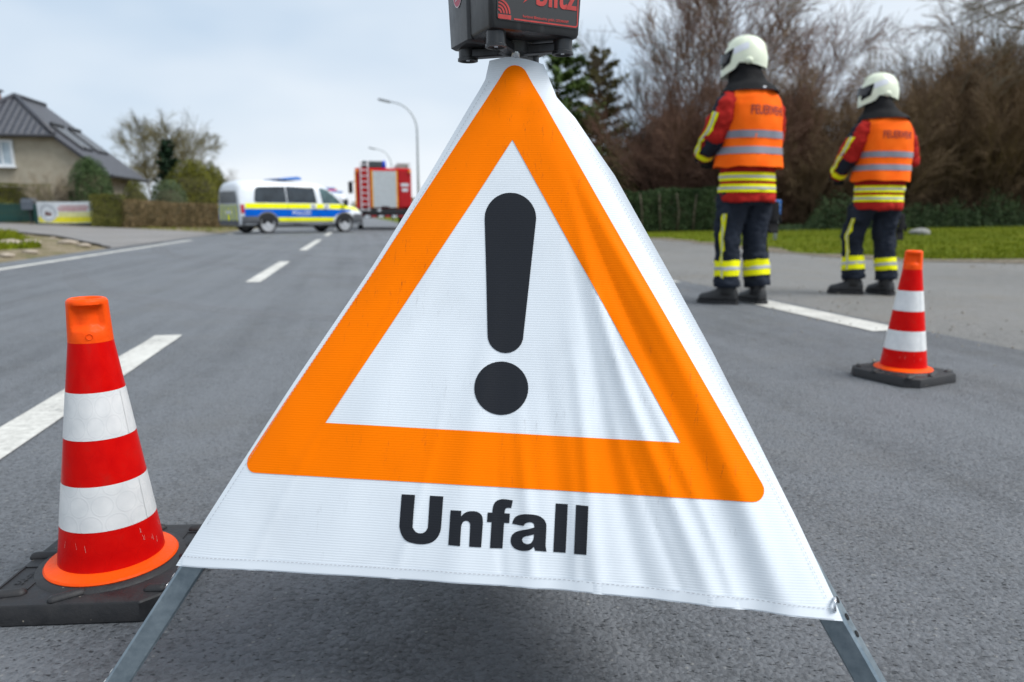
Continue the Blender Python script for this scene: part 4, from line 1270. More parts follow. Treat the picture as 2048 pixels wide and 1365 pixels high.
# brown-red house half hidden by the thicket
ROOF_RED = M('roof_red_brown', (.085, .035, .026), .8, col2=(.16, .075, .055), scale=3., bump=.8, bscale=8)
hx, hy = 9.2, 43.0
ho = empty('garden_house', (hx, hy, .4), 'house with steep red brown roof glimpsed through the bare trees', 'house')
mb = MB(); mb.prism([(-4.2, 0), (4.2, 0), (4.2, 1.6), (0, 6.2), (-4.2, 1.6)], (0, 0, 0), (1, 0, 0), (0, 0, 1), (0, 1, 0), 0, 8); mb.build('wall', M('brick_dark_red', (.11, .04, .03), .9, col2=(.19, .08, .06), scale=20), ho)
for sg in (-1, 1):
    mb = MB(); mb.add([(sg * 4.7, -.4, 1.15), (sg * 4.7, 8.4, 1.15), (0, 8.4, 6.35), (0, -.4, 6.35)], [(0, 1, 2, 3)]); mb.add([(sg * 4.7, -.4, 1.0), (sg * 4.7, 8.4, 1.0), (0, 8.4, 6.2), (0, -.4, 6.2)], [(0, 3, 2, 1)]); mb.add([(sg * 4.7, -.4, 1.0), (0, -.4, 6.2), (0, -.4, 6.35), (sg * 4.7, -.4, 1.15)], [(0, 1, 2, 3)])
    mb.build('roof', ROOF_RED, ho)
mb = MB(); mb.box((-1.4, -.03, 2.6), (1.1, .08, 1.3)); wn = mb.build('window', M('white_frame', (.7, .7, .7), .5), ho)
GLASS = M('window_glass', (.10, .13, .16), .08, var=.3, scale=2., spec=.8)
mb = MB(); mb.box((-1.4, -.055, 2.6), (.92, .06, 1.12)); mb.build('pane', GLASS, wn)

# blue marker post and stone on the verge
p = gnd(1550, 474, .12); x, y = p.x, p.y; z = gh(x, y)
o = empty('marker_post', (x, y, z), 'small grey post with blue plate on the grass verge', 'post')
mb = MB(); mb.tube([(0, 0, -.1), (0, 0, .62)], .045, 10); mb.build('post', M('post_grey', (.32, .34, .36), .6), o, smooth=True)
mb = MB(); mb.box((0, -.03, .78), (.17, .07, .46), bev=.015); pl = mb.build('plate', M('plate_blue', (.03, .16, .52), .45), o)
mb = MB(); mb.box((0, -.03, .50), (.19, .09, .10), bev=.015); mb.build('collar', M('collar_pale', (.55, .6, .66), .5), o)
for k, zz in enumerate((.9, .74)):
    mb = MB(); mb.box((0, -.067, zz), (.10, .004, .03)); mb.build('plate_print', M('plate_print', (.6, .68, .8), .5), pl)
def rock(name, x, y, s, label, mat, seed, z=None, group=None):
    mb = MB(); mb.ellipsoid((0, 0, 0), (s[0], s[1], s[2]), 12, 7)
    for i, v in enumerate(mb.v): mb.v[i] = v * (1 + .35 * noise.noise((v.x * 2.2 / s[0] * .6, v.y * 2.2 / s[1] * .6, v.z * 9 + seed)))
    o = mb.build(name, mat, None, smooth=True); o.location = (x, y, gh(x, y) + s[2] * .35 if z is None else z)
    return tag(o, label, 'stone', group)
STONE = M('pale_stone', (.26, .21, .16), .9, col2=(.42, .36, .29), scale=7., bump=.8, bscale=30)
p = gnd(1840, 468, .15)
rock('field_stone', p.x, p.y, (.30, .2, .13), 'flat grey stone lying in the grass behind the shorter firefighter', M('grey_stone', (.20, .20, .18), .9, col2=(.34, .33, .31), scale=8.), 2)
for k, (px, py, s) in enumerate(((20, 492, .42), (135, 487, .38), (62, 490, .34), (168, 490, .25), (60, 502, .22), (14, 508, .2), (105, 478, .16))):
    p = gnd(px, py, .06)
    rock('verge_stone', p.x, p.y, (s * .62, s * .36, s * .2), 'pale sandy stone half sunk in the verge by the driveway', STONE, 10 + k, group='pale stones along the stony verge')

# ================================================================ LEFT SIDE: house, fence, hedges, garden
HD = Vector((-.18, .984, 0)).normalized(); HR = Vector((HD.y, -HD.x, 0))
HO = Vector((-23.65, 34.2, .30))
house = empty('gabled_house', HO, 'beige rendered house with dark tiled half-hipped roof and white window', 'house')
def hp(a, t, z): return HR * a + HD * t + Vector((0, 0, z))      # a across, t along, z up
RENDER = M('beige_render', (.36, .315, .24), .95, col2=(.45, .40, .315), scale=2.2, bump=.5, bscale=45)
q = NB('roof_tiles')
uv = q.n('TexCoord').outputs['UV']
wx = q.n('TexWave', {'bands_direction': 'X'}, Vector=uv, Scale=1.05).outputs['Fac']
wy = q.n('TexWave', {'bands_direction': 'Y', 'wave_profile': 'SAW'}, Vector=uv, Scale=.90).outputs['Fac']
nz = q.n('TexNoise', None, Vector=uv, Scale=5., Detail=4.).outputs['Fac']
q.out('Base Color', q.mix(q.math('MULTIPLY', q.ramp(wx, [(.0, (1, 1, 1)), (.35, (0, 0, 0))]), .55), q.ramp(nz, [(.3, (.040, .042, .052)), (.7, (.068, .070, .085))]), (.018, .018, .022)))
q.out('Roughness', .42); q.bump(q.math('ADD', wx, q.math('MULTIPLY', wy, .8)), 1., .05)
TILES = q.m
ZE, ZH, ZR, HW, HL, SET = 2.4, 4.0, 6.0, 4.4, 4.9, 2.0    # eave, half-hip eave, ridge heights; half width, length, hip setback
def slope_x(z): return HW * (ZR - z) / (ZR - ZE)
mb = MB()
gp = [(-HW + .25, -.3), (HW - .25, -.3), (HW - .25, ZE + .1), (slope_x(ZH) - .25, ZH + .05), (-slope_x(ZH) + .25, ZH + .05), (-HW + .25, ZE + .1)]
mb.prism(gp, (0, 0, 0), HR, (0, 0, 1), HD, 0, HL - .3)
wall = mb.build('wall', RENDER, house)
def roof_face(name, P, u0, ud, vd, mat=TILES):
    bm = bmesh.new(); vs_ = [bm.verts.new(p) for p in P]; f = bm.faces.new(vs_); uvl = bm.loops.layers.uv.new('UVMap')
    for l in f.loops: d = l.vert.co - u0; l[uvl].uv = (d.dot(ud), d.dot(vd))
    bm.normal_update()
    if f.normal.z < 0: f.normal_flip()
    bmesh.ops.solidify(bm, geom=[f], thickness=.14)
    me = bpy.data.meshes.new(name); bm.to_mesh(me); bm.free()
    return link(name, me, mat, house)
OV = .35
for sg in (1, -1):
    P = [hp(sg * (HW + .3), -OV, ZE - .2), hp(sg * (HW + .3), HL + OV, ZE - .2), hp(0, HL + OV, ZR + .02), hp(0, SET, ZR + .02), hp(sg * slope_x(ZH), -OV, ZH + .02)]
    rf = roof_face('roof', P, P[0], HD, (hp(0, 0, ZR) - hp(sg * HW, 0, ZE)).normalized())
    if sg > 0:
        nrm = (hp(ZR - ZE, 0, HW)).normalized()
        dn = (hp(HW, 0, ZE) - hp(0, 0, ZR)).normalized()
        # four tall roof windows in two pairs
        for t0 in (.9, 1.65, 2.95, 3.7):
            c = hp(0, t0 + .32, ZR) + dn * 3.2 + nrm * .06
            Rm = Matrix((HD, dn, nrm)).transposed()
            mb = MB(); mb.box(c, (.56, 1.7, .16), Rm, bev=.03); fr_ = mb.build('roof_window', M('roof_window_frame', (.03, .032, .038), .5), rf)
            mb = MB(); mb.box(c + nrm * .072, (.42, 1.4, .03), Rm); mb.build('pane', M('roof_pane', (.03, .035, .045), .12), rf)
            mb = MB(); mb.box(c - dn * .88 + nrm * .10, (.62, .16, .16), Rm, bev=.02); mb.build('shutter_box', MATS['roof_window_frame'], rf)
P = [hp(-slope_x(ZH), -OV, ZH + .02), hp(slope_x(ZH), -OV, ZH + .02), hp(0, SET, ZR + .04)]
roof_face('half_hip', P, P[0], HR, (P[2] - (P[0] + P[1]) / 2).normalized())
for a, b in ((hp(0, SET, ZR + .06), hp(slope_x(ZH), -OV, ZH + .06)), (hp(0, SET, ZR + .06), hp(-slope_x(ZH), -OV, ZH + .06)), (hp(0, SET, ZR + .06), hp(0, HL + OV, ZR + .06))):
    mb = MB(); mb.tube([a, b], .11, 8); mb.build('ridge_cap', M('ridge_tile', (.045, .047, .058), .5), house, smooth=True)
mb = MB(); mb.tube([hp(slope_x(ZH) + .08, -OV - .05, ZH - .05), hp(-slope_x(ZH) - .08, -OV - .05, ZH - .05)], .08, 8); mb.build('gutter', M('gutter_dark', (.04, .04, .045), .5), house)
mb = MB(); mb.tube([hp(HW + .38, -OV, ZE - .22), hp(HW + .38, HL + OV, ZE - .22)], .08, 8); mb.build('gutter', MATS['gutter_dark'], house)
cp_ = hp(-1.6, SET + 1.2, 0)
mb = MB(); mb.box(cp_ + Vector((0, 0, 5.55)), (.62, .62, 1.7)); ch = mb.build('chimney', M('chimney_brick', (.16, .06, .04), .9, col2=(.24, .10, .07), scale=12), house)
mb = MB(); mb.box(cp_ + Vector((0, 0, 6.44)), (.8, .8, .10)); mb.build('chimney_cap', MATS['gutter_dark'], ch)
# upstairs window: frame, two panes, sill, curtain
wx0 = .08; zc = 3.52
Rm = Matrix((HR, HD, Vector((0, 0, 1)))).transposed()
mb = MB()
for (a, z, sx, sz) in ((-.43, 0, .11, 1.20), (.43, 0, .11, 1.20), (0, .545, .75, .11), (0, -.545, .75, .11), (0, 0, .05, .98)):
    mb.box(hp(wx0 + a, -.05, zc - .35 + z), (sx, .12, sz), Rm)
wf = mb.build('window', M('window_white', (.72, .74, .76), .45), house)
for a in (-.195, .195):
    mb = MB(); mb.box(hp(wx0 + a, -.03, zc - .35), (.34, .04, .98), Rm); mb.build('pane', M('curtained_glass', (.36, .44, .50), .15, col2=(.46, .54, .60), scale=4.), wf)
mb = MB(); mb.box(hp(wx0, -.12, zc - .98), (1.1, .22, .06), Rm); mb.build('sill', MATS['window_white'], wf)

# clipped hedges in front of the wall
hedge('clipped_hedge', (-24.5, 32.9), (-20.85, 32.9), 1.72, .7, 'dark brown green clipped hedge block against the beige house wall, behind the fence', L_YEW, 6500, .08, 61)
hedge('clipped_hedge', (-20.0, 32.6), (-18.6, 32.6), 1.62, .7, 'dark clipped hedge block beside the bare twiggy shrub below the house', L_YEW, 3500, .08, 62)
dome_bush('low_bush', 6, 31.2, 90, 400, 'low bright green bush showing over the green fence', 'bush', L_HEDGE, 2500, .08, seed=31, sq=2.2)
dome_bush('clipped_topiary', 187, 31.0, 84, 318, 'tall rounded dark holly bush in front of the house roof', 'bush', L_HOLLY, 11000, .085, seed=32, sq=2.6, rough=.06)
dome_bush('clipped_topiary', 276, 33.2, 58, 362, 'small brownish clipped dome bush behind the long hedge', 'bush', L_HEDGE, 4500, .075, seed=33, sq=2.3, rough=.05)
dome_bush('clipped_topiary', 341, 33.6, 74, 361, 'flattened grey green clipped dome bush behind the long hedge', 'bush', L_BOX, 6500, .07, seed=34, sq=2.8, rough=.035)
dome_bush('yew_bush', 392, 40, 140, 328, 'large olive green spreading yew behind the long hedge', 'bush', L_YEW, 13000, .12, seed=35, sq=2.4, rough=.14)
dome_bush('yew_bush', 432, 44, 60, 330, 'upright olive yew shoulder next to the police van roof', 'bush', L_YEW, 5000, .12, seed=36, sq=2.6, rough=.15)
conifer('columnar_conifer', 345, 46, 284, 66, 'dark slim conifer in front of the round leafless tree', L_DARKCON, 44, 34, .0, 1.2, .03)
rb = bare_mesh(500, 4, 8.4, .55, (14, 11, 9), .62, .03, .13, .10, .35, .011)
o = put('bare_tree', [('trunk_and_branches', rb, BARK_MOSS)], (338 - 1024) / 1456 * 56, 56, 1.0, .80, 'round crowned leafless tree behind the slim dark conifer', 'tree', None)
rb2 = bare_mesh(501, 3, 6, .5, (10, 9, 7), .6, .03, .13, .07, .3, .007)
put('bare_tree', [('trunk_and_branches', rb2, BARK_GREY)], (452 - 1024) / 1456 * 60, 60, .3, .6, 'small leafless tree above the rear of the police van', 'tree', None)
rb3 = bare_mesh(510, 16, 1.75, .5, (7, 6, 4), .5, .04, .12, .012, .3, .003)
rb3.materials.append(M('twig_beige', (.16, .13, .085), .9, col2=(.30, .25, .18), scale=6.))
put('bare_shrub', [('branches', rb3, None)], (120 - 1024) / 1456 * 30.6, 30.6, 0, 1.0, 'beige leafless twiggy shrub behind the banner', 'shrub', None)
put('bare_shrub', [('branches', rb3, None)], (150 - 1024) / 1456 * 31.0, 31.0, 2, .9, 'beige leafless shrub between the banner and the holly bush', 'shrub', None)
# long hedge running back from the driveway corner
hedge('clipped_hedge', (-16.75, 29.0), (-15.7, 29.6), 1.32, .8, 'dark green squared hedge end beside the yellow banner', L_HEDGE, 3800, .075, 63, lump=.03)
hedge('long_hedge', (-15.9, 29.3), (-14.2, 35.6), lambda t: 1.12 - .04 * t, .9, 'long low brown green clipped hedge along the driveway and verge', L_BROWN, 15000, .075, 64, lump=.06)
hedge('long_hedge', (-14.2, 35.6), (-14.6, 48), 1.1, .9, 'clipped green hedge continuing behind the police van', L_HEDGE, 9000, .09, 65, lump=.06)

# green picket fence, letter box and banner
GREEN = M('fence_green', (.006, .060, .050), .55, var=.3, scale=4.)
fy_ = 30.0
fx0, fx1 = -25.2, -19.2
fz = gh(-20.5, fy_)
fence = empty('picket_fence', ((fx0 + fx1) / 2, fy_, fz), 'dark green wooden picket fence in front of the house', 'fence')
mb = MB(); mb.box((0, 0, .09), (.085, .022, .74)); PK = mb.mesh('picket'); PK.materials.append(GREEN)
x = fx0; k = 0
r3 = random.Random(4)
while x < fx1:
    o = link('picket', PK, None, fence); o.location = (x - (fx0 + fx1) / 2, -.025, .36); o.scale = (1, 1, r3.uniform(.96, 1.04))
    x += .112
for zz in (.22, .66):
    mb = MB(); mb.box((0, .012, zz), (fx1 - fx0, .04, .07)); mb.build('rail', GREEN, fence)
x = fx0
while x <= fx1 + .01:
    mb = MB(); mb.box((x - (fx0 + fx1) / 2, .055, .42), (.08, .08, 1.0)); mb.build('post', GREEN, fence); x += 2.0
bx_ = (62 - 1024) / 1456 * 29.9
o = empty('letter_box', (bx_, 29.9, gh(bx_, 29.9)), 'grey metal letter box mounted by the green fence', 'letter box')
mb = MB(); mb.prism([(-.24, .0), (.24, .0), (.24, .36), (.17, .46), (-.17, .46), (-.24, .36)], (0, -.18, .58), (1, 0, 0), (0, 0, 1), (0, 1, 0), 0, .32)
bxm = mb.build('box', M('letterbox_grey', (.13, .15, .18), .4, .3), o)
mb = MB(); mb.box((0, -.19, .93), (.34, .02, .04)); mb.build('flap', M('letterbox_flap', (.25, .28, .32), .4, .3), bxm)
mb = MB(); mb.tube([(0, 0, -.1), (0, 0, .6)], .03, 8); mb.build('post', MATS['gutter_dark'], o)
# banner: white above, yellow below, round badge on the left, faded red lines of text
bl, br_ = (76 - 1024) / 1456 * 29.6, (188 - 1024) / 1456 * 29.6
bw = br_ - bl; bz = gh((bl + br_) / 2, 29.6)
ban = empty('advert_banner', ((bl + br_) / 2, 29.6, bz), 'white and yellow banner with round badge tied to the fence', 'banner')
def bf(off): return lambda u, v: Vector((u, -off + .035 * math.sin(u * 3.1 + .4) + .02 * math.sin(v * 5), v + .10 - .02 * math.sin((u / bw + .5) * PI)))
BW = M('banner_white', (.66, .69, .72), .5); BY = M('banner_yellow', (.70, .62, .012), .5); BG = M('banner_cream', (.66, .64, .30), .5); BR = M('banner_red', (.55, .20, .20), .6); BB = M('banner_brown', (.16, .07, .06), .6); BGR = M('banner_grey', (.45, .48, .52), .6)
bcl = sheet('cloth', BW, ban, bf(0), loops=[rect(-bw / 2, 0, bw / 2, .86)], cell=.12)
sheet('yellow_field', BY, bcl, bf(.006), loops=[rect(-bw / 2 + .03, .03, bw / 2 - .03, .26)], cell=.12)
sheet('cream_field', BG, bcl, bf(.005), loops=[rect(-bw / 2 + .85, .26, bw / 2 - .03, .46)], cell=.12)
sheet('badge', BW, bcl, bf(.009), loops=[circ(-bw / 2 + .44, .42, .36)], cell=.12)
sheet('badge_ring', BGR, bcl, bf(.012), loops=[circ(-bw / 2 + .44, .42, .33), circ(-bw / 2 + .44, .42, .25)], cell=.12)
sheet('badge_picture', BB, bcl, bf(.014), loops=[[(-bw / 2 + .30, .30), (-bw / 2 + .58, .30), (-bw / 2 + .60, .40), (-bw / 2 + .52, .46), (-bw / 2 + .47, .40), (-bw / 2 + .40, .50), (-bw / 2 + .34, .46)]], cell=.12)
for k, (y0, x0, x1) in enumerate(((.66, .95, 2.0), (.57, .85, 2.1), (.50, .9, 1.9))):
    xx = -bw / 2 + x0; kk = 0
    while xx < -bw / 2 + x1 + .02:
        wl = .07 + .06 * ((kk * 7 + k * 3) % 5) / 5
        sheet('faded_lettering', BR, bcl, bf(.010), loops=[rect(xx, y0, xx + wl, y0 + .055)]); xx += wl + .035; kk += 1
for sx in (-1, 1):
    mb = MB(); mb.tube([(sx * bw / 2, .05, -.1), (sx * bw / 2, .05, .98)], .025, 8); mb.build('post', GREEN, ban)
mb = MB(); mb.box((0, .12, .45), (bw + .4, .03, .8)); mb.build('backing_fence', GREEN, ban)

# ================================================================ STREET LAMPS
LAMPM = M('lamp_post_grey', (.34, .37, .38), .5, .3)
def street_lamp(px, top_py, Y, arm_px, label):
    x = (px - 1024) / 1456 * Y; h = CAM_H + (429 - top_py) / 1456 * Y; arm = arm_px / 1456 * Y
    o = empty('street_lamp', (x, Y, gh(x, Y)), label, 'street lamp', 'street lamps along the road')
    mb = MB(); pts = [Vector((0, 0, -.1)), Vector((0, 0, h * .45)), Vector((0, 0, h - 1.9))]
    rad = [.085, .075, .06]
    for k in range(1, 11):
        t = k / 10 * PI / 2 * .92
        pts.append(Vector((-arm * .78 * (1 - math.cos(t)), 0, h - 1.9 + 1.85 * math.sin(t)))); rad.append(.06 - .02 * k / 10)
    pts.append(Vector((-arm * .86, 0, h + .0))); rad.append(.038)
    mb.tube(pts, rad, 10); mb.build('pole', LAMPM, o, smooth=True)
    mb = MB(); d = (pts[-1] - pts[-3]).normalized(); c = pts[-1] + Vector((-arm * .12, 0, .06))
    mb.box(c, (.85, .26, .13), Matrix.Rotation(.22, 3, 'Y'), bev=.05); hd_ = mb.build('lamp_head', M('lamp_head_grey', (.16, .17, .18), .5), o)
    mb = MB(); mb.box(c - Vector((0, 0, .066)), (.6, .2, .03), Matrix.Rotation(.22, 3, 'Y')); mb.build('lens', M('lamp_lens', (.6, .62, .62), .2), hd_)
    mb = MB(); mb.tube([(0, 0, -.1), (0, 0, .9), (0, 0, 1.0)], [.105, .105, .085], 10); mb.build('base_sleeve', LAMPM, o, smooth=True)
street_lamp(838, 213, 50, 64, 'grey street lamp with curved arm rising beside the fire engine')
street_lamp(786, 302, 84, 38, 'distant street lamp behind the fire engine roof')

# far wood closing the view along the fields
def far_wood(r):
    x = r.uniform(-60, 60); h = 5.5 + 3 * noise.noise((x * .06, 0, 2)) + 1.6 * noise.noise((x * .3, 0, 5))
    z = h * r.random() ** .7
    return Vector((x, 262 + r.uniform(-6, 6), z)), Vector((0, -1, .4))
tag(leaves('far_wood', L_OLIVE, None, far_wood, 5000, 1.1, 71), 'low distant wood on the horizon behind the fields', 'wood', kind='stuff')

# ================================================================ POLICE VAN
P_WHITE = M('paint_white', (.66, .69, .73), .3, coat=.4, var=.05)
P_YEL = M('film_yellow', (.80, .80, .004), .4, var=.06, spec=.1)
P_BLUE = M('film_blue', (.0, .10, .50), .4, var=.08, spec=.1)
P_GREY = M('bumper_grey', (.085, .09, .10), .6, var=.15)
P_SILL = M('sill_grey', (.22, .22, .225), .55, var=.15)
P_GLASS = M('van_glass', (.022, .028, .034), .07, var=.4, scale=3., spec=.7)
P_GLASS2 = M('van_glass_front', (.06, .10, .105), .07, var=.4, scale=3., spec=.7)
P_RED = M('tail_red', (.42, .012, .02), .25, coat=.5)
TYRE = M('tyre_rubber', (.018, .018, .019), .8)
RIM = M('rim_steel', (.42, .43, .45), .35, .0)
BLUEL = M('beacon_blue', (.02, .16, .55), .15, coat=.5)
CHROME = M('silver_film', (.55, .58, .62), .4)
BLACKP = M('black_trim', (.014, .014, .016), .5)
AMBER = M('amber_lamp', (.85, .25, .01), .3)
def sec(x, T, pl):
    prof = [(.0, .28), (.80, .28), (.92, .33), (.955, .48), (.965, .80), (.955, 1.0), (.915, 1.25), (.87, 1.48), (.815, 1.70), (.74, 1.82), (.55, 1.89), (.0, 1.92)]
    out = []
    for y, z in prof:
        z2 = z if z <= .5 else .5 + (z - .5) * (T - .5) / 1.42
        out.append((y * pl, z2))
    return [Vector((x, y, z)) for y, z in out] + [Vector((x, -y, z)) for y, z in out[-2:0:-1]]
ST = [(0.0, 1.52, .90), (.03, 1.70, .945), (.12, 1.83, .975), (.30, 1.895, .995), (.8, 1.92, 1), (2.0, 1.92, 1), (3.0, 1.905, 1), (3.3, 1.875, 1), (3.55, 1.77, 1), (3.8, 1.60, 1), (4.05, 1.40, 1), (4.28, 1.22, 1), (4.42, 1.14, .995), (4.65, 1.07, .985), (4.9, .97, .96), (5.05, .86, .92), (5.12, .74, .87), (5.14, .62, .84)]
def wheel(parent, x, y, side, r=.34):
    w_ = empty('wheel', (x, y, r)); w_.parent = parent
    mb = MB(); prof = [(r - .075, -.10), (r - .02, -.11), (r, -.085), (r, .085), (r - .02, .11), (r - .075, .10)]
    rings = [[Vector((q * math.cos(2 * PI * k / 32), d * side, q * math.sin(2 * PI * k / 32))) for k in range(32)] for q, d in prof]
    mb.loft(rings, False, False); autosmooth(mb.build('tyre', TYRE, w_), 40)
    mb = MB(); prof = [(r - .072, .06), (r - .072, .095), (r - .09, .10), (r - .11, .07), (.085, .055), (.075, .085), (.01, .09)]
    rings = [[Vector((q * math.cos(2 * PI * k / 32), d * side, q * math.sin(2 * PI * k / 32))) for k in range(32)] for q, d in prof]
    mb.loft(rings); autosmooth(mb.build('rim', RIM, w_), 30)
    for k in range(14):
        t = 2 * PI * k / 14; c = Vector((math.cos(t) * (r - .135), .069 * side, math.sin(t) * (r - .135)))
        mb = MB(); mb.box(c, (.045, .02, .022), Matrix.Rotation(-t, 3, 'Y')); mb.build('vent_hole', BLACKP, w_)
    return w_
def make_van(loc, rz, label):
    v = empty('police_van', loc, label, 'van', None, rz)
    mb = MB(); mb.loft([sec(*s_) for s_ in ST])
    body = autosmooth(mb.build('body', P_WHITE, v), 38)
    bv = bvh_of(body.data)
    for sg in (-1, 1):
        nrm = (0, sg, 0)
        def cs(off, sg=sg): return caster(bv, (0, sg * 2, 0), (1, 0, 0), (0, 0, 1), (0, sg, 0), off)
        def dec(nm, mat, loops, off=.006, par=body, cell=.12): return sheet(nm, mat, par, cs(off), loops=loops, cell=cell)
        dec('rear_side_window', P_GLASS, [rounded([(.52, 1.10), (1.79, 1.10), (1.79, 1.70), (.64, 1.66)], [.08, .02, .02, .16])])
        dec('sliding_door_window', P_GLASS, [rounded([(1.82, 1.10), (3.03, 1.10), (2.97, 1.71), (1.82, 1.705)], [.02, .03, .05, .02])])
        dec('front_door_window', P_GLASS2, [rounded([(3.26, 1.09), (4.12, 1.09), (4.10, 1.16), (3.62, 1.59), (3.19, 1.70)], .03)])
        dec('front_quarter_glass', P_GLASS, [[(4.15, 1.09), (4.36, 1.085), (4.15, 1.16)]], .008)
        dec('yellow_stripe', P_YEL, [[(.20, .89), (4.5, .89), (4.97, .80), (4.93, .93), (4.45, 1.07), (.20, 1.075)]])
        dec('blue_stripe', P_BLUE, [[(.16, .60), (.7, .60), (.85, .70), (1.0, .735), (1.2, .70), (1.38, .585), (3.72, .575), (3.86, .68), (4.05, .76), (4.3, .80), (4.55, .815), (4.5, .878), (.16, .878)]])
        dec('yellow_lower_stripe', P_YEL, [[(1.42, .43), (3.70, .43), (3.72, .565), (1.36, .575)]])
        dec('sill', P_SILL, [[(1.42, .285), (3.75, .285), (3.72, .42), (1.40, .42)]], .012)
        dec('rear_bumper_side', P_GREY, [[(.05, .30), (.66, .30), (.70, .56), (.62, .62), (.05, .62)]], .014)
        dec('front_bumper_side', P_GREY, [[(4.55, .30), (5.10, .32), (5.11, .62), (4.95, .72), (4.6, .70), (4.58, .5)]], .014)
        for ax in (1.0, 4.2):
            dec('wheel_arch', BLACKP, [[(ax + .42 * math.cos(t), max(.285, .36 + .40 * math.sin(t))) for t in [PI * 1.06 * k / 20 - .1 for k in range(21)]]], .010)
            dec('arch_lip', P_SILL, [[(ax + .45 * math.cos(t), .36 + .43 * math.sin(t)) for t in [PI * k / 20 for k in range(21)]] + [(ax + .415 * math.cos(t), .36 + .395 * math.sin(t)) for t in [PI * (20 - k) / 20 for k in range(21)]]], .013)
            wheel(v, ax, sg * .865, sg)
        dec('tail_light', P_RED, [rounded(rect(.035, .72, .155, 1.03), .03)], .016)
        for ex in (2.86, 3.42):
            em = dec('emblem_panel', P_WHITE, [rounded(rect(ex - .12, .90, ex + .12, 1.06), .02)], .010)
            dec('emblem', P_GREY, [rounded(rect(ex - .07, .95, ex + .06, 1.02), .02)], .013)
        for dx in (1.80, 3.10, 4.22):
            dec('door_gap', BLACKP, [rect(dx - .006, .45, dx + .006, 1.08 if dx < 4 else .9)], .009, cell=.3)
        for dx in (2.92, 3.34):
            dec('door_handle', BLACKP, [rounded(rect(dx - .08, .865, dx + .08, .895), .01)], .03)
        lt = text_mesh('POLIZEI', .21, .003, 1.05)
        f_ = cs(.010)
        sheet('lettering', CHROME, body, (lambda u, w_, f_=f_, sg=sg: f_(2.36 + (-sg) * u, w_ + .735)), me=lt, smooth=False)
        mb = MB(); mb.box((4.22, sg * 1.06, 1.14), (.12, .22, .26), bev=.04); mb.build('mirror', BLACKP, v)
    # rear face
    def cr_(off): return caster(bv, (-1, 0, 0), (0, -1, 0), (0, 0, 1), (-1, 0, 0), off)
    def decr(nm, mat, loops, off=.006): return sheet(nm, mat, body, cr_(off), loops=loops, cell=.12)
    decr('rear_window', M('rear_window_grey', (.13, .14, .155), .2, var=.2), [rounded([(-.76, 1.06), (.76, 1.06), (.66, 1.50), (-.66, 1.50)], .08)])
    decr('rear_yellow_field', P_YEL, [[(-.80, .44), (.80, .44), (.82, 1.03), (-.82, 1.03)]])
    for k in range(3):
        for sg in (-1, 1):
            decr('rear_blue_chevron', P_BLUE, [[(sg * (.06 + .28 * k), 1.03), (sg * (.19 + .28 * k), 1.03), (sg * (.30 + .28 * k) if k < 2 else sg * .80, .44), (sg * (.17 + .28 * k), .44)]], .010)
    decr('number_plate', CHROME, [rect(-.26, .70, .26, .81)], .016)
    decr('rear_bumper', P_GREY, [rounded(rect(-.84, .29, .84, .47), .03)], .03)
    # front glazing and nose
    def cf_(off): return caster(bv, (7, 0, 0), (0, 1, 0), (0, 0, 1), (1, 0, 0), off)
    sheet('windscreen', P_GLASS2, body, cf_(.008), loops=[rounded([(-.82, 1.17), (.82, 1.17), (.66, 1.80), (-.66, 1.80)], .06)], cell=.1)
    sheet('grille', BLACKP, body, cf_(.012), loops=[rounded(rect(-.45, .52, .45, .80), .05)], cell=.1)
    for sg in (-1, 1):
        sheet('headlight', P_GLASS2, body, cf_(.014), loops=[rounded(rect(min(sg * .50, sg * .78), .66, max(sg * .50, sg * .78), .84), .04)], cell=.1)
    mb = MB(); mb.box((2.15, 0, 1.95), (.30, 1.2, .05), bev=.01); mb.build('beacon_base', P_GREY, v)
    mb = MB()
    mb.loft([[Vector((x + .0, y, z)) for y, z in ((-.62, 1.965), (.62, 1.965), (.60, zt), (-.60, zt))] for x, zt in ((1.70, 1.99), (1.95, 2.03), (2.45, 2.08), (2.60, 2.04))])
    mb.build('light_bar', BLUEL, v)
    mb = MB(); mb.box((2.5, 0, .30), (3.9, 1.5, .16)); mb.build('underbody', BLACKP, v)
    return v
VF = Vector((.709, .704, 0)).normalized(); VL = Vector((-VF.y, VF.x, 0))
wc = Vector(((533 - 1024) / 1456 * 26.4, 26.4, 0))
vloc = wc - VF * 1.0 + VL * .865
van = make_van(vloc, math.atan2(VF.y, VF.x), 'white police van with blue and yellow stripes parked across the road')
v2 = copy_tree(van)
v2.location = ((664 - 1024) / 1456 * 41.5, 41.5, 0); v2.rotation_euler = (0, 0, math.atan2(RD.y, RD.x)); v2['label'] = 'second white van facing away, seen over the bonnet of the striped police van'

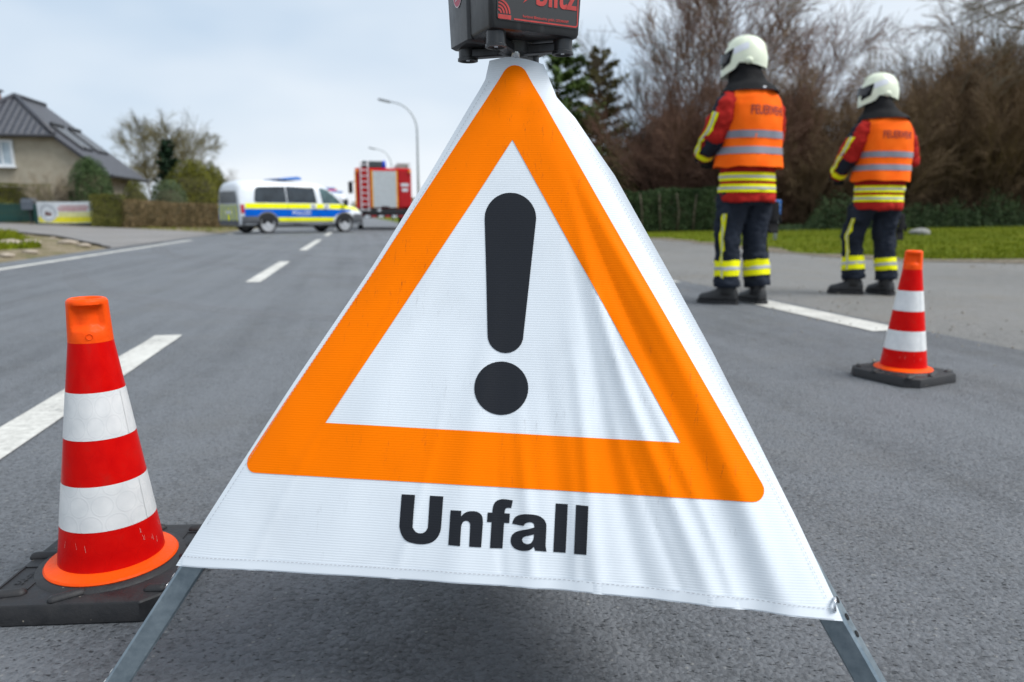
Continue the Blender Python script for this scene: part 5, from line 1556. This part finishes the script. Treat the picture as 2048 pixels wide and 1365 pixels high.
# ================================================================ FIRE ENGINE
F_RED = M('fire_red', (.52, .004, .006), .4, coat=.1, spec=.15, var=.06)
F_RED2 = M('fire_red_side', (.44, .014, .018), .4, coat=.1, spec=.15, var=.08)
F_SIL = M('shutter_silver', (.56, .59, .60), .38, .35, var=.05)
F_ORG = M('reflex_amber', (.80, .36, .01), .4)
F_LAD = M('ladder_alloy', (.62, .60, .62), .4, .3)
def make_truck(loc, rz, label):
    t = empty('fire_engine', loc, label, 'fire engine', None, rz)
    mb = MB(); mb.box((2.3, 0, 1.83), (4.6, 2.46, 1.74), bev=.05); body = mb.build('body', F_RED, t)
    def rear(nm, mat, loops, off, par=body, th=.0):
        return sheet(nm, mat, par, lambda u, v: Vector((-off, 1.25 - 2.5 * u, v)), loops=loops, smooth=False)
    # roller shutter: separate slats between amber reflective strips
    mb = MB(); mb.box((-.012, 1.25 - 2.5 * .52, 1.80), (.03, 1.16, 1.62)); sh = mb.build('shutter_frame', F_RED2, t)
    for k in range(19):
        mb = MB(); mb.box((-.03, 1.25 - 2.5 * .52, 1.03 + k * .0835), (.02, 1.02, .080), bev=.004); mb.build('slat', F_SIL, sh)
    for f0 in (.30, .735):
        mb = MB(); mb.box((-.032, 1.25 - 2.5 * f0, 1.80), (.012, .07, 1.62)); mb.build('reflex_strip', F_ORG, t)
    mb = MB(); mb.box((-.06, 1.25 - 2.5 * .52, 1.02), (.05, .34, .05), bev=.01); mb.build('shutter_handle', BLACKP, sh)
    mb = MB(); mb.box((-.012, 1.25 - 2.5 * .875, 1.82), (.03, .52, 1.62), bev=.008); mb.build('corner_panel', F_RED2, t)
    for k in range(2):
        mb = MB(); mb.box((-.031, 1.25 - 2.5 * .875, 1.98 - .22 * k), (.006, .34 - .08 * k, .13)); mb.build('white_marking', P_WHITE, t)
    mb = MB(); mb.box((-.012, 1.25 - 2.5 * .04, 1.82), (.03, .12, 1.62), bev=.008); mb.build('corner_panel', F_RED2, t)
    mb = MB(); mb.box((-.03, 1.22, 1.72), (.02, .05, 1.5)); mb.build('reflex_strip', F_ORG, t)
    for f0 in (.04, .965):
        mb = MB(); mb.box((-.05, 1.25 - 2.5 * f0, 2.56), (.07, .12, .13), bev=.02); mb.build('warning_lamp', AMBER, t)
        mb = MB(); mb.box((-.05, 1.25 - 2.5 * f0, 1.02), (.07, .13, .22), bev=.02); mb.build('tail_light', P_RED, t)
    # ladder
    lad = empty('ladder', (0, 0, 0)); lad.parent = t
    for f0 in (.105, .235):
        mb = MB(); mb.tube([(-.10, 1.25 - 2.5 * f0, .82), (-.10, 1.25 - 2.5 * f0, 2.75), (-.02, 1.25 - 2.5 * f0, 3.0), (.35, 1.25 - 2.5 * f0, 3.05)], .032, 8); mb.build('rail', F_LAD, lad)
    for k in range(9):
        mb = MB(); mb.tube([(-.10, 1.25 - 2.5 * .105, .88 + .245 * k), (-.10, 1.25 - 2.5 * .235, .88 + .245 * k)], .026, 8); mb.build('rung', F_LAD, lad)
    # roof: equipment box, rails, blue beacon, coiled tray
    mb = MB(); mb.box((1.0, .45, 2.86), (1.8, .95, .30), bev=.03); mb.build('roof_box', M('roof_box_dark', (.06, .07, .075), .5, .3), t)
    mb = MB(); mb.tube([(.05, 1.25 - 2.5 * .70, 2.70), (.05, 1.25 - 2.5 * .76, 2.92), (.05, 1.25 - 2.5 * .98, 2.92), (.05, 1.25 - 2.5 * .98, 2.70)], .025, 8); mb.build('roof_rail', F_LAD, t)
    mb = MB(); mb.box((1.2, -.85, 2.80), (2.2, .56, .20), bev=.02); mb.build('roof_tray', M('tray_beige', (.42, .40, .36), .6), t)
    mb = MB(); mb.lathe([(.085, 2.70), (.085, 2.86), (.075, 2.98), (.03, 3.04)], 16, (.12, 1.25 - 2.5 * .52, 0)); mb.build('beacon', M('beacon_deep_blue', (.005, .05, .55), .15, coat=.5), t, smooth=True)
    # chassis, bumper, wheels
    mb = MB(); mb.box((2.9, 0, .80), (5.6, 1.0, .34)); mb.build('chassis', BLACKP, t)
    mb = MB(); mb.box((.02, 0, .80), (.16, 2.3, .22), bev=.02); bp_ = mb.build('step', BLACKP, t)
    mb = MB(); mb.box((.0, 0, .60), (.10, 2.36, .12), bev=.01); ub = mb.build('underrun_bar', BLACKP, t)
    for k in range(8):
        mb = MB(); mb.box((-.055, 1.05 - .3 * k, .60), (.006, .20, .085)); mb.build('reflector', P_WHITE if k % 2 else P_RED, ub)
    mb = MB(); mb.lathe([(.08, -.02), (.08, .02)], 16); 
    mb = MB(); mb.box((-.07, .22, .86), (.06, .16, .10), bev=.02); mb.build('coupling', CHROME, t)
    for x in (1.5, 5.9):
        for sg in (-1, 1): wheel(t, x, sg * 1.06, sg, .50)
    for sg in (-1, 1):
        mb = MB(); mb.box((1.55, sg * 1.20, .92), (1.3, .12, .30), bev=.03); mb.build('mudguard', BLACKP, t)
        for k in range(3):
            mb = MB(); mb.box((.85 + 1.42 * k, sg * 1.237, 1.80), (1.2, .02, 1.45)); mb.build('side_shutter', F_SIL, t)
    # cab
    mb = MB()
    mb.loft([[Vector((x, y, z)) for y, z in ((-1.2, zb_), (1.2, zb_), (1.22, 1.7), (1.10, zt), (-1.10, zt), (-1.22, 1.7))] for x, zb_, zt in ((4.68, .75, 2.80), (6.6, .75, 2.80), (6.9, .72, 2.6), (7.15, .70, 1.75), (7.2, .62, 1.6))])
    cab = mb.build('cab', F_RED, t)
    cbv = bvh_of(cab.data)
    sheet('windscreen', M('truck_glass', (.20, .30, .36), .1, var=.3, scale=2.), cab, caster(cbv, (9, 0, 0), (0, 1, 0), (0, 0, 1), (1, 0, 0), .01), loops=[rounded(rect(-1.02, 1.72, 1.02, 2.52), .08)], cell=.3)
    sheet('bumper', P_WHITE, cab, caster(cbv, (9, 0, 0), (0, 1, 0), (0, 0, 1), (1, 0, 0), .02), loops=[rounded(rect(-1.16, .66, 1.16, 1.02), .04)], cell=.3)
    sheet('front_grille', BLACKP, cab, caster(cbv, (9, 0, 0), (0, 1, 0), (0, 0, 1), (1, 0, 0), .02), loops=[rounded(rect(-.7, 1.1, .7, 1.5), .04)], cell=.3)
    for sg in (-1, 1):
        sheet('side_window', P_GLASS, cab, caster(cbv, (0, sg * 3, 0), (1, 0, 0), (0, 0, 1), (0, sg, 0), .01), loops=[rounded(rect(5.7, 1.72, 6.55, 2.45), .06)], cell=.3)
        sheet('rear_side_window', P_GLASS, cab, caster(cbv, (0, sg * 3, 0), (1, 0, 0), (0, 0, 1), (0, sg, 0), .01), loops=[rounded(rect(4.85, 1.72, 5.55, 2.45), .06)], cell=.3)
        mb = MB(); mb.tube([(6.85, sg * 1.18, 2.45), (6.95, sg * 1.46, 2.40)], .02, 6); mb.build('mirror_arm', BLACKP, t)
        mb = MB(); mb.box((6.95, sg * 1.50, 2.10), (.10, .24, .62), bev=.03); mb.build('mirror', BLACKP, t)
    mb = MB(); mb.box((6.2, 0, 2.88), (.34, 1.9, .16), bev=.03); mb.build('light_bar', BLUEL, t)
    return t
tl = Vector(((769 - 1024) / 1456 * 32.6, 32.6, 0))
truck = make_truck(tl, math.atan2(RD.y, RD.x), 'red fire engine seen from behind with ladder and silver roller shutter')
t2 = copy_tree(truck)
fwd = -RD
c0 = Vector(((648 - 1024) / 1456 * 62, 62, 0))
t2.location = c0 - fwd * 7.2 ; t2.rotation_euler = (0, 0, math.atan2(fwd.y, fwd.x)); t2['label'] = 'distant fire engine facing forward with blue light bar behind the police van'

# ================================================================ FIREFIGHTERS
V_ORANGE = NB('vest_orange'); q = V_ORANGE
pos = q.n('TexCoord').outputs['Object']
nz = q.n('TexNoise', None, Vector=pos, Scale=5., Detail=4.).outputs['Fac']
q.out('Base Color', q.ramp(nz, [(.3, (.93, .115, .006)), (.7, (1., .165, .012))])); q.out('Roughness', .7); q.b.inputs['Specular IOR Level'].default_value = .05; q.bump(nz, .4, .02)
V_ORANGE = q.m
J_RED = M('jacket_red', (.30, .012, .010), .85, spec=.1, col2=(.42, .022, .016), scale=7., bump=.5, bscale=25)
J_NAVY = M('jacket_navy', (.010, .013, .022), .85, spec=.15, col2=(.020, .025, .038), scale=8., bump=.5, bscale=25)
T_NAVY = M('trouser_navy', (.010, .013, .020), .85, spec=.15, col2=(.022, .028, .042), scale=6., bump=.6, bscale=20)
HOODM = M('hood_black', (.008, .008, .009), .85, spec=.15, col2=(.020, .020, .021), scale=8.)
S_YEL = M('stripe_yellow', (.82, .80, .006), .5, spec=.1, var=.06)
S_SIL = M('stripe_silver', (.40, .41, .45), .4, var=.08)
S_GRY = M('stripe_grey', (.21, .21, .25), .4, var=.06)
HELM = M('helmet_luminous', (.70, .75, .58), .36, coat=.2, col2=(.80, .83, .66), scale=16., detail=8)
HELM2 = M('helmet_pale_band', (.72, .74, .78), .3, var=.03)
BOOT = M('boot_black', (.012, .012, .013), .5, bump=.4, bscale=30, var=.3)
SKIN = M('skin', (.55, .33, .24), .55, var=.06)
V_TXT = M('vest_lettering', (.26, .022, .010), .6)
HAIR = M('hair_dark', (.03, .02, .014), .7)
def ell(c, rx, ry, n=20, rz=0., p=2.0):
    out = []
    for k in range(n):
        t = 2 * PI * k / n; cx_, sy_ = math.cos(t), math.sin(t)
        e = (abs(cx_) ** p + abs(sy_) ** p) ** (-1 / p)
        x, y = rx * cx_ * e, ry * sy_ * e
        out.append(Vector((c[0] + x * math.cos(rz) - y * math.sin(rz), c[1] + x * math.sin(rz) + y * math.cos(rz), c[2])))
    return out
def crinkle(me, amp, sc_, seed, stretch=1.0):
    ns = [v.normal.copy() for v in me.vertices]
    for v, n_ in zip(me.vertices, ns):
        v.co += n_ * (amp * noise.noise((v.co.x * sc_, v.co.y * sc_, v.co.z * sc_ * stretch + seed)) + amp * .5 * noise.noise((v.co.x * sc_ * 2.3, v.co.y * sc_ * 2.3, v.co.z * sc_ * 2.3 * stretch + seed + 5)))
    me.update()
def lerp_path(P, n):
    out = []
    for i in range(len(P) - 1):
        for k in range(n): out.append(P[i].lerp(P[i + 1], k / n))
    return out + [P[-1]]
def person(loc, face, scale, head_turn, label, arms, legs, pocket_glove, lean=0., seed=0, txt=True):
    """local frame: +y is where the chest faces, -x the left hand"""
    rz = math.atan2(face[1], face[0]) - PI / 2
    root = empty('person', loc, label, 'person', 'firefighters standing on the road', rz)
    root.scale = (scale,) * 3
    V3 = lambda *a: Vector(a)
    # --- body (one continuous surface under the clothes)
    mb = MB()
    mb.loft([ell((0, -.01, z), rx, ry) for z, rx, ry in ((.82, .15, .11), (.95, .165, .115), (1.10, .14, .10), (1.30, .165, .115), (1.44, .17, .10), (1.50, .09, .08), (1.55, .06, .06), (1.64, .056, .06))])
    hd = V3(math.sin(head_turn) * -.04, .075, 1.745); HRt = Matrix.Rotation(head_turn, 3, 'Z')
    mb.ellipsoid(hd, (.075, .095, .115), 18, 12, HRt)
    mb.ellipsoid(hd + HRt @ V3(0, .045, -.07), (.05, .05, .045), 12, 8, HRt)
    mb.tube([hd + HRt @ V3(0, .088, .025), hd + HRt @ V3(0, .112, -.022), hd + HRt @ V3(0, .095, -.03)], [.010, .016, .010], 8)
    for sg in (-1, 1): mb.ellipsoid(hd + HRt @ V3(sg * .076, -.005, -.01), (.012, .02, .032), 8, 6, HRt)
    for sg in (-1, 1):
        sh, el, wr, hand = arms[sg]
        mb.tube(lerp_path([V3(sg * .14, 0, 1.43), sh, el, wr], 2), [.06, .058, .055, .05, .045, .04, .032], 10)
        a = (hand - wr).normalized(); a, b, c = fr(a, V3(0, 0, 1))
        mb.tube([wr, wr + a * .05, wr + a * .095], [(.030, .022), (.042, .018), (.040, .014)], 10)
        for k in range(4):
            o_ = c * (.028 - .0187 * k); L_ = (.066, .076, .072, .056)[k]
            p0 = wr + a * .088 + o_
            mb.tube([p0, p0 + a * L_ * .5 - b * .012, p0 + a * L_ * .8 - b * .036], [.0095, .009, .0075], 7)
        p0 = wr + a * .03 + c * .035 * sg
        mb.tube([p0, p0 + a * .03 + c * .022 * sg, p0 + a * .06 + c * .026 * sg - b * .012], [.012, .011, .0085], 7)
        hip, kn, an = legs[sg][:3]
        mb.tube(lerp_path([hip, kn, an], 3), [.085, .08, .07, .055, .052, .045, .038], 10)
        td = legs[sg][3]
        mb.tube([an + V3(0, 0, -.01), an + td * .09 + V3(0, 0, -.045), an + td * .16 + V3(0, 0, -.055)], [.04, .038, .03], 8)
    me = remesh(mb, .0085, 'body', 1)
    body = link('body', me, SKIN, root, True)
    # face: eyes and mouth sit on the head
    for sg in (-1, 1):
        mb = MB(); mb.ellipsoid(hd + HRt @ V3(sg * .030, .083, .008), (.013, .008, .009), 10, 6, HRt); mb.build('eye', M('eye_white', (.75, .74, .72), .2), body, smooth=True)
        mb = MB(); mb.ellipsoid(hd + HRt @ V3(sg * .030, .0905, .008), (.006, .003, .006), 8, 6, HRt); mb.build('iris', M('iris_dark', (.03, .03, .035), .2), body, smooth=True)
    mb = MB(); mb.ellipsoid(hd + HRt @ V3(0, .092, -.062), (.024, .008, .007), 12, 6, HRt); mb.build('mouth', M('lip', (.42, .17, .14), .5), body, smooth=True)
    # --- trousers
    mb = MB()
    mb.loft([ell((0, -.01, z), rx, ry) for z, rx, ry in ((.74, .175, .125), (.84, .19, .14), (.95, .185, .138), (1.02, .17, .125))])
    for sg in (-1, 1):
        hip, kn, an, td = legs[sg][:4]
        pts = lerp_path([hip, kn, an + V3(0, 0, .03)], 4)
        mb.tube(pts, [.118, .114, .106, .100, .094, .090, .089, .092, .098], 16)
        mb.box(hip.lerp(kn, .42) + V3(sg * .085, -.005, 0), (.05, .15, .19), bev=.02)     # cargo pocket
    me = remesh(mb, .012, 'trousers', 3); crinkle(me, .014, 8, seed, 1.3); crinkle(me, .009, 20, seed + 2, 1.6)
    tr = link('trousers', me, T_NAVY, root, True); tb = bvh_of(me)
    def band_leg(sg, f0, f1, mat, off, nm):
        hip, kn, an, td = legs[sg][:4]; pts = [kn.lerp(an, f0 + (f1 - f0) * k / 3) for k in range(4)]
        mb = MB(); mb.tube(pts, .10, 26, caps=False); snap(mb, tb, off); mb.build(nm, mat, tr, smooth=True)
    for sg in (-1, 1):
        band_leg(sg, .44, .72, S_YEL, .005, 'yellow_band'); band_leg(sg, .55, .61, S_SIL, .008, 'silver_band')
        hip, kn, an, td = legs[sg][:4]
        if sg == -1 or True:
            # vertical stripe down the outside of the leg
            for wd, off, mat, nm in ((.026, .005, S_YEL, 'yellow_stripe'), (.007, .008, S_SIL, 'silver_stripe')):
                mb = MB(); rings = []
                for k in range(13):
                    t = k / 12; p = hip.lerp(kn, .52 + t * .48) if t < .55 else None
                    f = .55 + (1.72 - .55) * t
                    p = hip.lerp(kn, f) if f < 1 else kn.lerp(an, f - 1)
                    rings.append([p + V3(sg * .12, -.05 + wd * j, 0) for j in (-1, 0, 1)])
                mb.loft(rings, False, False, closed=False); snap(mb, tb, off); mb.build(nm, mat, tr, smooth=True)
    # --- boots
    for sg in (-1, 1):
        hip, kn, an, td = legs[sg][:4]; side = V3(-td.y, td.x, 0); z0 = 0
        g = V3(an.x, an.y, 0)
        mb = MB()
        def fsec(d, w_, h, z=.028): return [g + td * d + side * (w_ * math.cos(t)) + V3(0, 0, z + (h - z) * (max(0, math.sin(t)) ** .8) if math.sin(t) > 0 else z) for t in [2 * PI * k / 16 for k in range(16)]]
        mb.loft([fsec(d, w_, h) for d, w_, h in ((-.088, .026, .07), (-.075, .040, .12), (-.03, .046, .17), (.03, .047, .15), (.09, .050, .105), (.145, .052, .085), (.185, .045, .075), (.205, .025, .055))])
        mb.tube([g + V3(0, 0, .08), g + V3(0, 0, .2), an + V3(0, 0, .19)], [.058, .062, .066], 14)
        bt = remesh(mb, .009, 'boot', 2); b_ = link('boot', bt, BOOT, root, True)
        mb = MB()
        outl = []
        for d, w_ in ((-.095, .022), (-.08, .044), (-.03, .050), (.03, .048), (.09, .054), (.15, .056), (.19, .048), (.213, .022)): outl.append((d, w_))
        poly = [(d, w_) for d, w_ in outl] + [(d, -w_) for d, w_ in outl[::-1]]
        mb.prism(poly, g, td, side, V3(0, 0, 1), .0, .030); mb.build('sole', RUBBER, b_)
    # --- jacket: torso and sleeves in one surface
    mb = MB()
    mb.loft([ell((0, -.012, z), rx, ry, 24, 0, 2.3) for z, rx, ry in ((.755, .222, .165), (.80, .222, .165), (.95, .214, .158), (1.12, .210, .156), (1.30, .222, .160), (1.42, .225, .150), (1.50, .185, .125), (1.555, .105, .095), (1.60, .085, .085))])
    for sg in (-1, 1):
        sh, el, wr, hand = arms[sg]
        mb.tube(lerp_path([V3(sg * .13, -.005, 1.455), sh, el, wr], 4), [.085, .088, .092, .095, .097, .098, .098, .095, .091, .085, .078, .071, .065], 16)
    me = remesh(mb, .012, 'jacket', 3); crinkle(me, .012, 8, seed + 11, 1.4); crinkle(me, .008, 20, seed + 12, 1.6)
    jk = link('jacket', me, [J_RED, J_NAVY], root, True)
    for p in me.polygons:      # navy reinforcements: shoulder yoke and outer/under forearm
        c = p.center; navy = False
        for sg in (-1, 1):
            sh, el, wr, hand = arms[sg]
            if c.x * sg > .10:
                q2, t2_ = intersect_point_line(c, sh, el)
                if -.35 < t2_ < .42 and (c - q2).dot(V3(0, 1, 0)) > -.01 - .05 * t2_ and c.z > el.z: navy = True
                q_, t_ = intersect_point_line(c, el, wr)
                if -.05 < t_ < .62 and (c - q_).length < .12 and (c.z - q_.z) < -.030: navy = True
        if navy: p.material_index = 1
    jb = bvh_of(me)
    def torso_band(z0, z1, mat, off, nm, bv, par, rx=.24, ry=.18, n=48, zf=None):
        mb = MB(); mb.loft([ell((0, -.012, z), rx, ry, n, 0, 2.3) for z in (z0, (z0 + z1) / 2, z1)], False, False)
        # keep height, take radius from the cloth below
        for i, v in enumerate(mb.v):
            d = V3(v.x, v.y + .012, 0).normalized(); h, nn, _, _ = bv.ray_cast(V3(0, -.012, v.z) + d * .6, -d)
            if h is not None: mb.v[i] = h + d * off
        return mb.build(nm, mat, par, smooth=True)
    for z0, z1 in ((.825, .882), (.905, .962)):
        torso_band(z0, z1, S_YEL, .005, 'yellow_band', jb, jk); torso_band((z0 + z1) / 2 - .008, (z0 + z1) / 2 + .008, S_SIL, .008, 'silver_band', jb, jk)
    for sg in (-1, 1):
        sh, el, wr, hand = arms[sg]
        mb = MB(); d = (wr - el).normalized(); mb.tube([wr - d * .085, wr - d * .06, wr - d * .03], .075, 22, caps=False); snap(mb, jb, .005); mb.build('cuff_band', S_YEL, jk, smooth=True)
        outd = V3(sg * 1, -.35, .25).normalized()
        for wd, off, mat, nm in ((.030, .006, S_YEL, 'sleeve_stripe'), (.008, .009, S_SIL, 'silver_stripe')):
            mb = MB(); rings = []
            for k in range(15):
                t = k / 14; f = .34 + t * 1.50
                p = sh.lerp(el, f) if f < 1 else el.lerp(wr, f - 1)
                ax = ((el - sh) if f < 1 else (wr - el)).normalized()
                o2 = (outd - ax * outd.dot(ax)).normalized(); s2 = ax.cross(o2)
                rings.append([p + o2 * .12 + s2 * wd * j for j in (-1, 0, 1)])
            mb.loft(rings, False, False, closed=False); snap(mb, jb, off); mb.build(nm, mat, jk, smooth=True)
        # glove with five fingers closed in front of the belly
        mb = MB(); a, b, c = fr((hand - wr), V3(0, 0, 1))
        mb.tube([wr - a * .03, wr + a * .02, wr + a * .06, wr + a * .10], [(.050, .050), (.042, .034), (.050, .026), (.046, .022)], 12)
        for k in range(4):
            o_ = c * (.033 - .022 * k); L_ = (.07, .082, .078, .06)[k]; p0 = wr + a * .09 + o_
            mb.tube([p0, p0 + a * L_ * .5 - b * .015, p0 + a * L_ * .75 - b * .045], [.0125, .012, .0105], 8)
        p0 = wr + a * .035 + c * .04 * sg
        mb.tube([p0, p0 + a * .035 + c * .025 * sg, p0 + a * .065 + c * .03 * sg - b * .015], [.015, .014, .011], 8)
        gm = remesh(mb, .006, 'glove', 1); link('glove', gm, HOODM, root, True)
    # --- vest
    mb = MB()
    rings = []
    for z, rx, ry in ((1.00, .256, .200), (1.04, .252, .196), (1.15, .240, .186), (1.28, .240, .186), (1.36, .238, .184), (1.43, .236, .176), (1.485, .220, .160), (1.53, .180, .136), (1.56, .135, .115)):
        rings.append(ell((0, -.014, z), rx, ry, 40, 0, 2.5))
    RR_ = []
    for i in range(len(rings) - 1):
        for k in range(4): RR_.append([a.lerp(b, k / 4) for a, b in zip(rings[i], rings[i + 1])])
    RR_.append(rings[-1]); mb.loft(RR_, False, False)
    me = mb.mesh('vest'); crinkle(me, .016, 7, seed + 31, .45); crinkle(me, .008, 17, seed + 33, .35)
    # uneven hem
    for v in me.vertices: v.co.z += .02 * noise.noise((v.co.x * 7, v.co.y * 7, seed)) * max(0, 1 - (v.co.z - 1.0) / .2)
    vest = link('vest', me, V_ORANGE, root, True); vb = bvh_of(me)
    for z0, z1 in ((1.09, 1.14), (1.20, 1.25)):
        torso_band(z0, z1, S_GRY, .004, 'reflective_band', vb, vest, .27, .21)
    if txt:
        lt = text_mesh('FEUERWEHR', .088, .0016, .62)
        f_ = caster(vb, (0, -1, 0), (1, 0, 0), (0, 0, 1), (0, -1, 0), .004)
        sheet('lettering', V_TXT, vest, (lambda u, v: f_(u, v + 1.385)), me=lt, cell=.02, smooth=False)
        mb = MB(); mb.box((0, 0, 0), (.04, .004, .012)); 
    # --- hood and neck cape
    mb = MB(); hx_ = hd.x
    rings = [ell((hx_ * f, y, z), rx, ry, 28) for f, y, z, rx, ry in ((1, .052, 1.735, .100, .118), (1, .045, 1.69, .102, .120), (.8, .035, 1.645, .114, .134), (.5, .028, 1.605, .134, .148), (.2, .016, 1.570, .178, .176), (0, .008, 1.530, .215, .200))]
    RR_ = []
    for i in range(len(rings) - 1):
        for k in range(3): RR_.append([a.lerp(b, k / 3) for a, b in zip(rings[i], rings[i + 1])])
    RR_.append(rings[-1]); mb.loft(RR_, True, False); me = mb.mesh('neck_cape'); crinkle(me, .012, 10, seed + 41, .6)
    cape = link('neck_cape', me, HOODM, root, True)
    mb = MB(); mb.box((-.03, -.172, 1.545), (.045, .004, .014), Matrix.Rotation(-.5, 3, 'X')); mb.build('care_label', S_SIL, cape)
    # --- helmet
    mb = MB(); rings = []
    NH = 36
    for i in range(15):
        f = i / 14
        ring = []
        for k in range(NH):
            t = 2 * PI * k / NH; c_, s_ = math.sin(t), math.cos(t)     # s_>0 : front
            rim = -.045 - .075 * max(0, s_) ** .6 * (1 - .0 * s_) + .012 * max(0, -s_) if s_ > 0 else -.045 - .012 * math.cos(2 * t)
            ph = f * PI / 2
            zz = rim + (.150 - rim) * math.sin(ph) ** 1.0
            kx = math.cos(ph) ** .62 if f < .999 else .001
            bell = 1.0 - .06 * max(0, -zz / .12)
            ring.append(V3(.128 * kx * c_ * bell, (.158 if s_ < 0 else .150) * kx * s_ * bell - .006, zz))
        rings.append(ring)
    mb.loft(rings, False, True); me = mb.mesh('helmet')
    HM = Matrix.Translation(hd + V3(0, -.005, .022)) @ HRt.to_4x4() @ Matrix.Rotation(.06, 4, 'X') @ Matrix.Scale(1.08, 4)
    me.transform(HM); hb = None
    hel = link('helmet', me, HELM, root, True)
    hb = bvh_of(me); H3 = HM.to_3x3()
    def hcast(sg, off): 
        o_ = HM @ V3(sg * .5, 0, 0)
        return caster(hb, o_, H3 @ V3(0, 1, 0), H3 @ V3(0, 0, 1), H3 @ V3(sg, 0, 0), off)
    for sg in (-1, 1):
        sheet('visor_mount', HOODM, hel, hcast(sg, .004), loops=[rounded([(.040, .062), (.118, .030), (.122, -.075), (.056, -.035)], .006)], cell=.02)
        sheet('pale_band', HELM2, hel, hcast(sg, .002), loops=[rounded([(.045, .062), (-.05, .10), (-.06, .055), (.04, .015)], .01)], cell=.02)
        mb = MB(); mb.ellipsoid(HM @ V3(sg * .118, -.065, -.022), (.016, .028, .022), 12, 8, H3); mb.build('ear_bolt', HELM, hel, smooth=True)
    # crest ridge and visor
    mb = MB(); mb.tube([HM @ V3(0, .150 * math.cos(t) - .006, .150 * math.sin(t) + .004) for t in [PI * (.22 + .62 * k / 16) for k in range(17)]], [(.008, .022)] * 17, 8); mb.build('crest', HELM, hel, smooth=True)
    mb = MB(); mb.loft([[HM @ V3(.118 * math.sin(t), .150 * math.cos(t), z) for t in [-1.1 + 2.2 * k / 14 for k in range(15)]] for z in (-.03, .03)], False, False, closed=False); mb.build('visor', M('visor_smoke', (.03, .03, .035), .1), hel, smooth=True)
    mb = MB(); mb.tube([HM @ V3(sg * .112, .03 * k - .02, -.05 - .02 * k) for sg in (-1,) for k in range(3)], .008, 6); mb.build('chin_strap', HOODM, hel)
    # --- spare glove clipped to the belt
    if pocket_glove:
        gx, gy, gz = pocket_glove; mb = MB()
        mb.tube([V3(gx, gy, gz), V3(gx, gy, gz - .08), V3(gx, gy, gz - .15)], [(.05, .03), (.055, .032), (.05, .028)], 12)
        for k in range(4):
            mb.tube([V3(gx - .036 + .024 * k, gy, gz - .14), V3(gx - .04 + .026 * k, gy - .005, gz - .20), V3(gx - .042 + .027 * k, gy - .015, gz - .235)], [.013, .0125, .010], 8)
        mb.tube([V3(gx + .05, gy, gz - .09), V3(gx + .075, gy, gz - .13), V3(gx + .078, gy, gz - .16)], [.015, .014, .011], 8)
        mb.tube([V3(gx, gy, gz + .06), V3(gx, gy, gz)], .012, 6)
        gm = remesh(mb, .008, 'glove', 1); gl = link('spare_glove', gm, HOODM, root, True)
    return root
V3 = lambda *a: Vector(a)
# taller firefighter: weight on both legs, left hand in front of the belt
arms1 = {-1: (V3(-.215, .0, 1.42), V3(-.285, .045, 1.22), V3(-.225, .225, 1.09), V3(-.12, .29, 1.06)),
         1: (V3(.215, .0, 1.42), V3(.285, .05, 1.19), V3(.18, .225, 1.07), V3(.07, .28, 1.05))}
tdl = V3(-.62, .78, 0).normalized(); tdr = V3(.2, .98, 0).normalized()
legs1 = {-1: (V3(-.098, .0, .88), V3(-.110, .045, .50), V3(-.115, .02, .10), tdl),
         1: (V3(.098, -.01, .88), V3(.112, .0, .50), V3(.118, -.06, .10), tdr)}
p1 = gnd(1478, 607)
f1 = person((p1.x, p1.y, 0), (-.45, .89), 1.022, R(33), 'taller firefighter in orange vest and pale helmet standing beside the dashed line, seen from behind', arms1, legs1, (.235, -.06, .76), seed=1)
arms2 = {-1: (V3(-.215, .0, 1.42), V3(-.30, .05, 1.22), V3(-.27, .23, 1.06), V3(-.17, .30, 1.03)),
         1: (V3(.215, .0, 1.42), V3(.305, .0, 1.19), V3(.25, .17, 1.05), V3(.14, .26, 1.03))}
tdl2 = V3(-.80, .60, 0).normalized(); tdr2 = V3(.0, 1, 0)
legs2 = {-1: (V3(-.095, .01, .88), V3(-.125, .13, .52), V3(-.125, .07, .10), tdl2),
         1: (V3(.095, -.01, .88), V3(.112, .0, .50), V3(.118, -.06, .10), tdr2)}
p2 = gnd(1738, 588)
f2_ = person((p2.x, p2.y, 0), (-.28, .96), .952, R(54), 'shorter firefighter in orange vest and pale helmet with one knee bent, near the thicket', arms2, legs2, (.24, -.03, .72), seed=7)

bpy.data.scenes.remove(WS)
